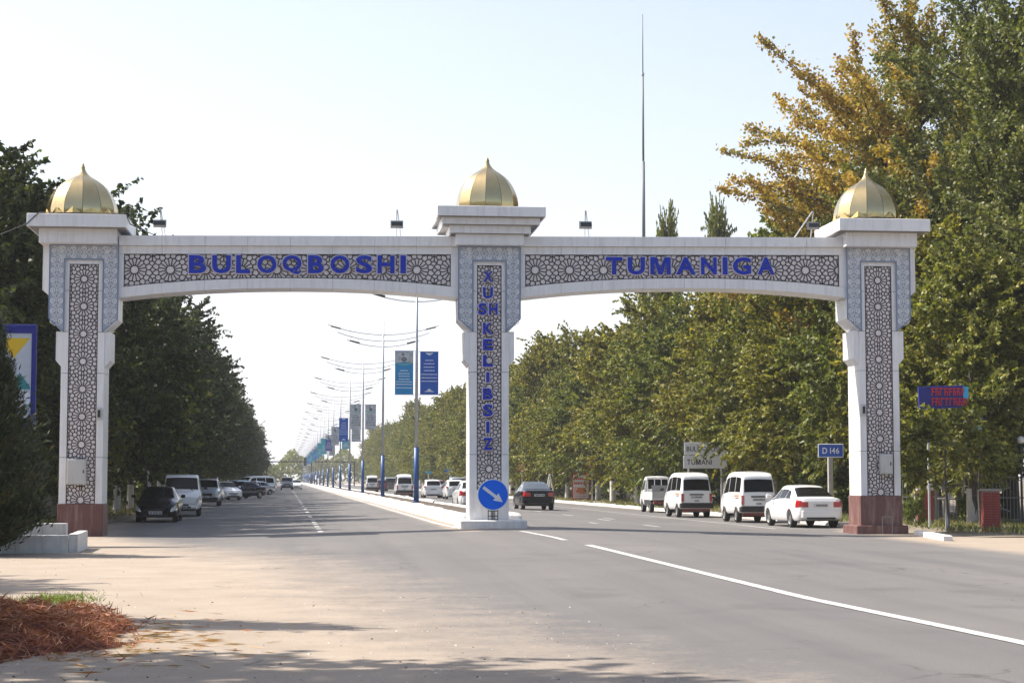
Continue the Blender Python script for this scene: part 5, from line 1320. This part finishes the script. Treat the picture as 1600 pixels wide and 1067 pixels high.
def brick_pier(x, y, rot, label, h=1.42):
    t = thing("brick_pier", label, "brick pier", (x, y, 0), rot)
    MB().box(-.235, .235, -.235, .235, 0, h).build("core", "mortar", t)
    bl_, bh = .235, .065; g = .012; rows = int(h/(bh+g))
    bm_ = MB().bbox(-bl_/2, bl_/2, -.03, .03, 0, bh, .004).build("brick", "brick", mesh_only=True)
    for r_ in range(rows):
        z = r_*(bh+g)+.004
        for k in range(2):
            o_ = -.125+.25*k
            link("brick", bm_, t, (o_, -.225+rnd.uniform(-.003, .003), z)); link("brick", bm_, t, (-.225, o_, z), R_(-90)); link("brick", bm_, t, (.225, o_, z), R_(90))
    MB().bbox(-.29, .29, -.29, .29, h+.001, h+.07, .01).build("cap", "concgrey", t)
    return t
brick_pier(21.75, 60.9, R_(-12), "red brick pier in shade nearest the right pillar", 1.25)
brick_pier(21.48, 54.3, R_(-14), "red brick pier at the right of the young limewashed tree", 1.28)
def iron_fence(name, x0, y0, x1, y1, h, m_, label, gate=False, step=.125):
    d = Vector((x1-x0, y1-y0)); L = d.length; t = thing(name, label, "fence", (x0, y0, 0), math.atan2(d.y, d.x))
    for z in (.18, h*.55, h-.06): MB().box(0, L, -.02, .02, z, z+.04).build("rail", m_, t)
    n = int(L/step); bm_ = MB().box(-.009, .009, -.009, .009, .1, h).build("bar", m_, mesh_only=True)
    for k in range(min(n, 290)): link("bar", bm_, t, (k*step+.05, -.03, 0))
    for k in range(int(L/2.5)+1): MB().box(k*2.5-.03, k*2.5+.03, .03, .09, 0, h+.05).build("fence_post", m_, t)
    return t
iron_fence("iron_fence", 24.0, 63.2, 34, 62.2, 1.75, "fencew", "pale painted iron bar fence at the right edge beyond the brick pier")
t = iron_fence("iron_gate", 21.0, 64.2, 23.9, 63.3, 1.8, "fencew", "dark-looking iron bar gate between the two brick piers")
iron_fence("iron_fence", 24.2, 70, 24.6, 104, 1.7, "fenced", "dark iron fence running behind the right-hand tree trunks", step=.2)
MB().path([(0, 0, 0), (1.2, -.05, .75)], .02)
# white angled rails on the pale fence
t = MB().path([(22.9, 62.8, .95), (24.4, 62.9, .93), (25.6, 62.9, 1.35)], .03).path([(24.4, 62.9, .93), (25.6, 62.9, .5)], .03).build("barrier_arm", "fencew", None)
tag(t, "pale forked barrier bar in front of the iron fence at the right edge", "barrier")
iron_fence("picket_fence", -9.8, 60, -9.8, 96, 1.55, "fencew", "pale upright paling fence behind the left-hand tree trunks", step=.16)
t = thing("garden_wall", "pale rendered wall seen between tree trunks right of the 60 sign", "wall", (24.6, 112, 0), R_(90))
for k in range(10): MB().bbox(k*4+.02, k*4+3.98, -.1, .1, 0, 2.3, .01).build("wall_panel", "wallw", t)
MB().box(0, 40, -.16, .16, 2.3, 2.4).build("coping", "concgrey", t)
# shop sign seen through the leaves
thing("shop_sign", "navy shop sign with red letters tilted among the leaves right of the right pillar", "shop sign", (20.7, 55.9, .22), R_(-6)).scale = (.88, .88, .88); t = bpy.data.objects["shop_sign"]
MB().tube((-.62, .12, -.3), (-.62, .12, 4.4), .045).build("support_post", "steel", t)
sg = MB().bbox(-.82, .82, -.06, .06, 4.15, 4.95, .01).build("panel", "navy", t, rot=(0, R_(-2), 0))
mb = MB(); r = random.Random(3)
for row, (z0, z1) in enumerate(((4.60, 4.88), (4.24, 4.52))):
    x = -.52
    while x < .62:
        w_ = r.uniform(.09, .15); c = r.randint(0, 3)
        mb.box(x, x+.035, -.09, -.062, z0, z1); mb.box(x+.036, x+w_, -.09, -.062, z1-.05, z1)
        if c: mb.box(x+.036, x+w_, -.09, -.062, (z0+z1)/2-.02, (z0+z1)/2+.03)
        if c > 1: mb.box(x+w_-.035, x+w_, -.089, -.062, z0, (z0+z1)/2-.021)
        x += w_+.04
mb.build("red_lettering", "neonred", t)
MB().box(.62, .80, -.09, -.062, 4.5, 4.92).build("cyan_patch", "cyan", t)
t = thing("blade_sign", "narrow vertical cyan sign showing in patches through the leaves below the shop sign", "shop sign", (22.75, 58.4, .35), R_(-6)); t.scale = (.8, .8, .9)
MB().tube((0, .1, 0), (0, .1, 2.6), .05).build("post", "darkmetal", t); MB().bbox(-.17, .17, -.05, .05, 2.55, 4.0, .01).build("panel", "cyan", t)
for z in (2.7, 3.2, 3.7):
    mb = MB(); disc(mb, .1, -.06, -.051, z, 14); mb.build("white_dot", "signwhite", t)
t = thing("globe_lamp", "two-globe white garden lamp at the right edge among dark leaves", "lamp", (24.02, 58, 0))
MB().tube((0, 0, 0), (0, 0, 2.95), .04).path([(0, 0, 2.6), (.16, 0, 2.55), (.2, 0, 2.5)], .02).build("post", "darkmetal", t)
for (x, z) in ((0, 2.93), (.20, 2.62)):
    MB().lathe([(.001, -.13), (.07, -.11), (.115, -.065), (.13, 0), (.115, .065), (.07, .11), (.001, .13)], (x, 0, z), 14).build("globe", "globe", t, smooth=True)
# tall lattice-thin mast behind the trees
t = thing("radio_mast", "very tall thin grey mast rising behind the trees right of the middle pillar", "mast", (23.68, 120, .8))
for z0, z1, ra, rb in ((0, 15, .16, .15), (15, 22, .12, .11), (22, 28, .075, .065), (28, 32.1, .04, .03)): MB().tube((0, 0, z0), (0, 0, z1), ra, rb, 10).build("mast_section", "mastgrey", t, smooth=True)
for z in (15, 22, 28): MB().tube((0, 0, z-.08), (0, 0, z+.08), .16 if z == 15 else .11, None, 10).build("flange", "steel", t)

# ------------------------------------------------------------------ far wood, hills, haze
n = 30000; X = rng.uniform(-120, 170, n); Y = 640+rng.uniform(-14, 14, n)
top = 8+2.2*np.sin(X*.13)+1.6*np.sin(X*.31+1)+1.2*np.sin(X*.71); Z = top*np.sqrt(rng.uniform(0.0, 1, n))+rng.normal(size=n)*.3
me = leaf_mesh("far_wood", np.stack([X, Y, Z], 1), rng.normal(size=(n, 3)), 1.3, .9, pal(n, GREEN, [4, 4, 2, 0.05]), "leaf"); o = link("far_wood", me); tag(o, "low hazy wood closing the far end of the road", "wood", kind="stuff")
vs = []; fs = []; nx = 120
for i in range(nx+1):
    x = -2600+5600*i/nx
    h_ = 95+75*math.exp(-((x-60)/330)**2)+55*math.exp(-((x+500)/400)**2)+14*math.sin(x*.011)+9*math.sin(x*.031+2)+5*math.sin(x*.083)
    if x > 500: h_ = h_*max(.35, 1-(x-500)/1500)
    vs += [(x*2, 6700, -1), (x*2, 7000, h_*2), (x*2, 8400, -1)]
for i in range(nx): fs += [(3*i, 3*i+3, 3*i+4, 3*i+1), (3*i+1, 3*i+4, 3*i+5, 3*i+2)]
o = MB().add(vs, fs).build("hills", "hills", None, smooth=True); o["kind"] = "structure"
HZ = bpy.data.materials.new("haze_air"); HZ.use_nodes = True; n_ = HZ.node_tree; n_.nodes.clear()
pv = n_.nodes.new("ShaderNodeVolumePrincipled"); pv.inputs["Color"].default_value = (.93, .96, 1, 1); pv.inputs["Density"].default_value = .00026; pv.inputs["Anisotropy"].default_value = .35
mo_ = n_.nodes.new("ShaderNodeOutputMaterial"); n_.links.new(pv.outputs[0], mo_.inputs["Volume"])
o = MB().box(-6500, 6500, -200, 9300, -1.6, 480).build("haze", HZ, None); o["kind"] = "stuff"; tag(o, "thin pale haze over the whole avenue", "haze")
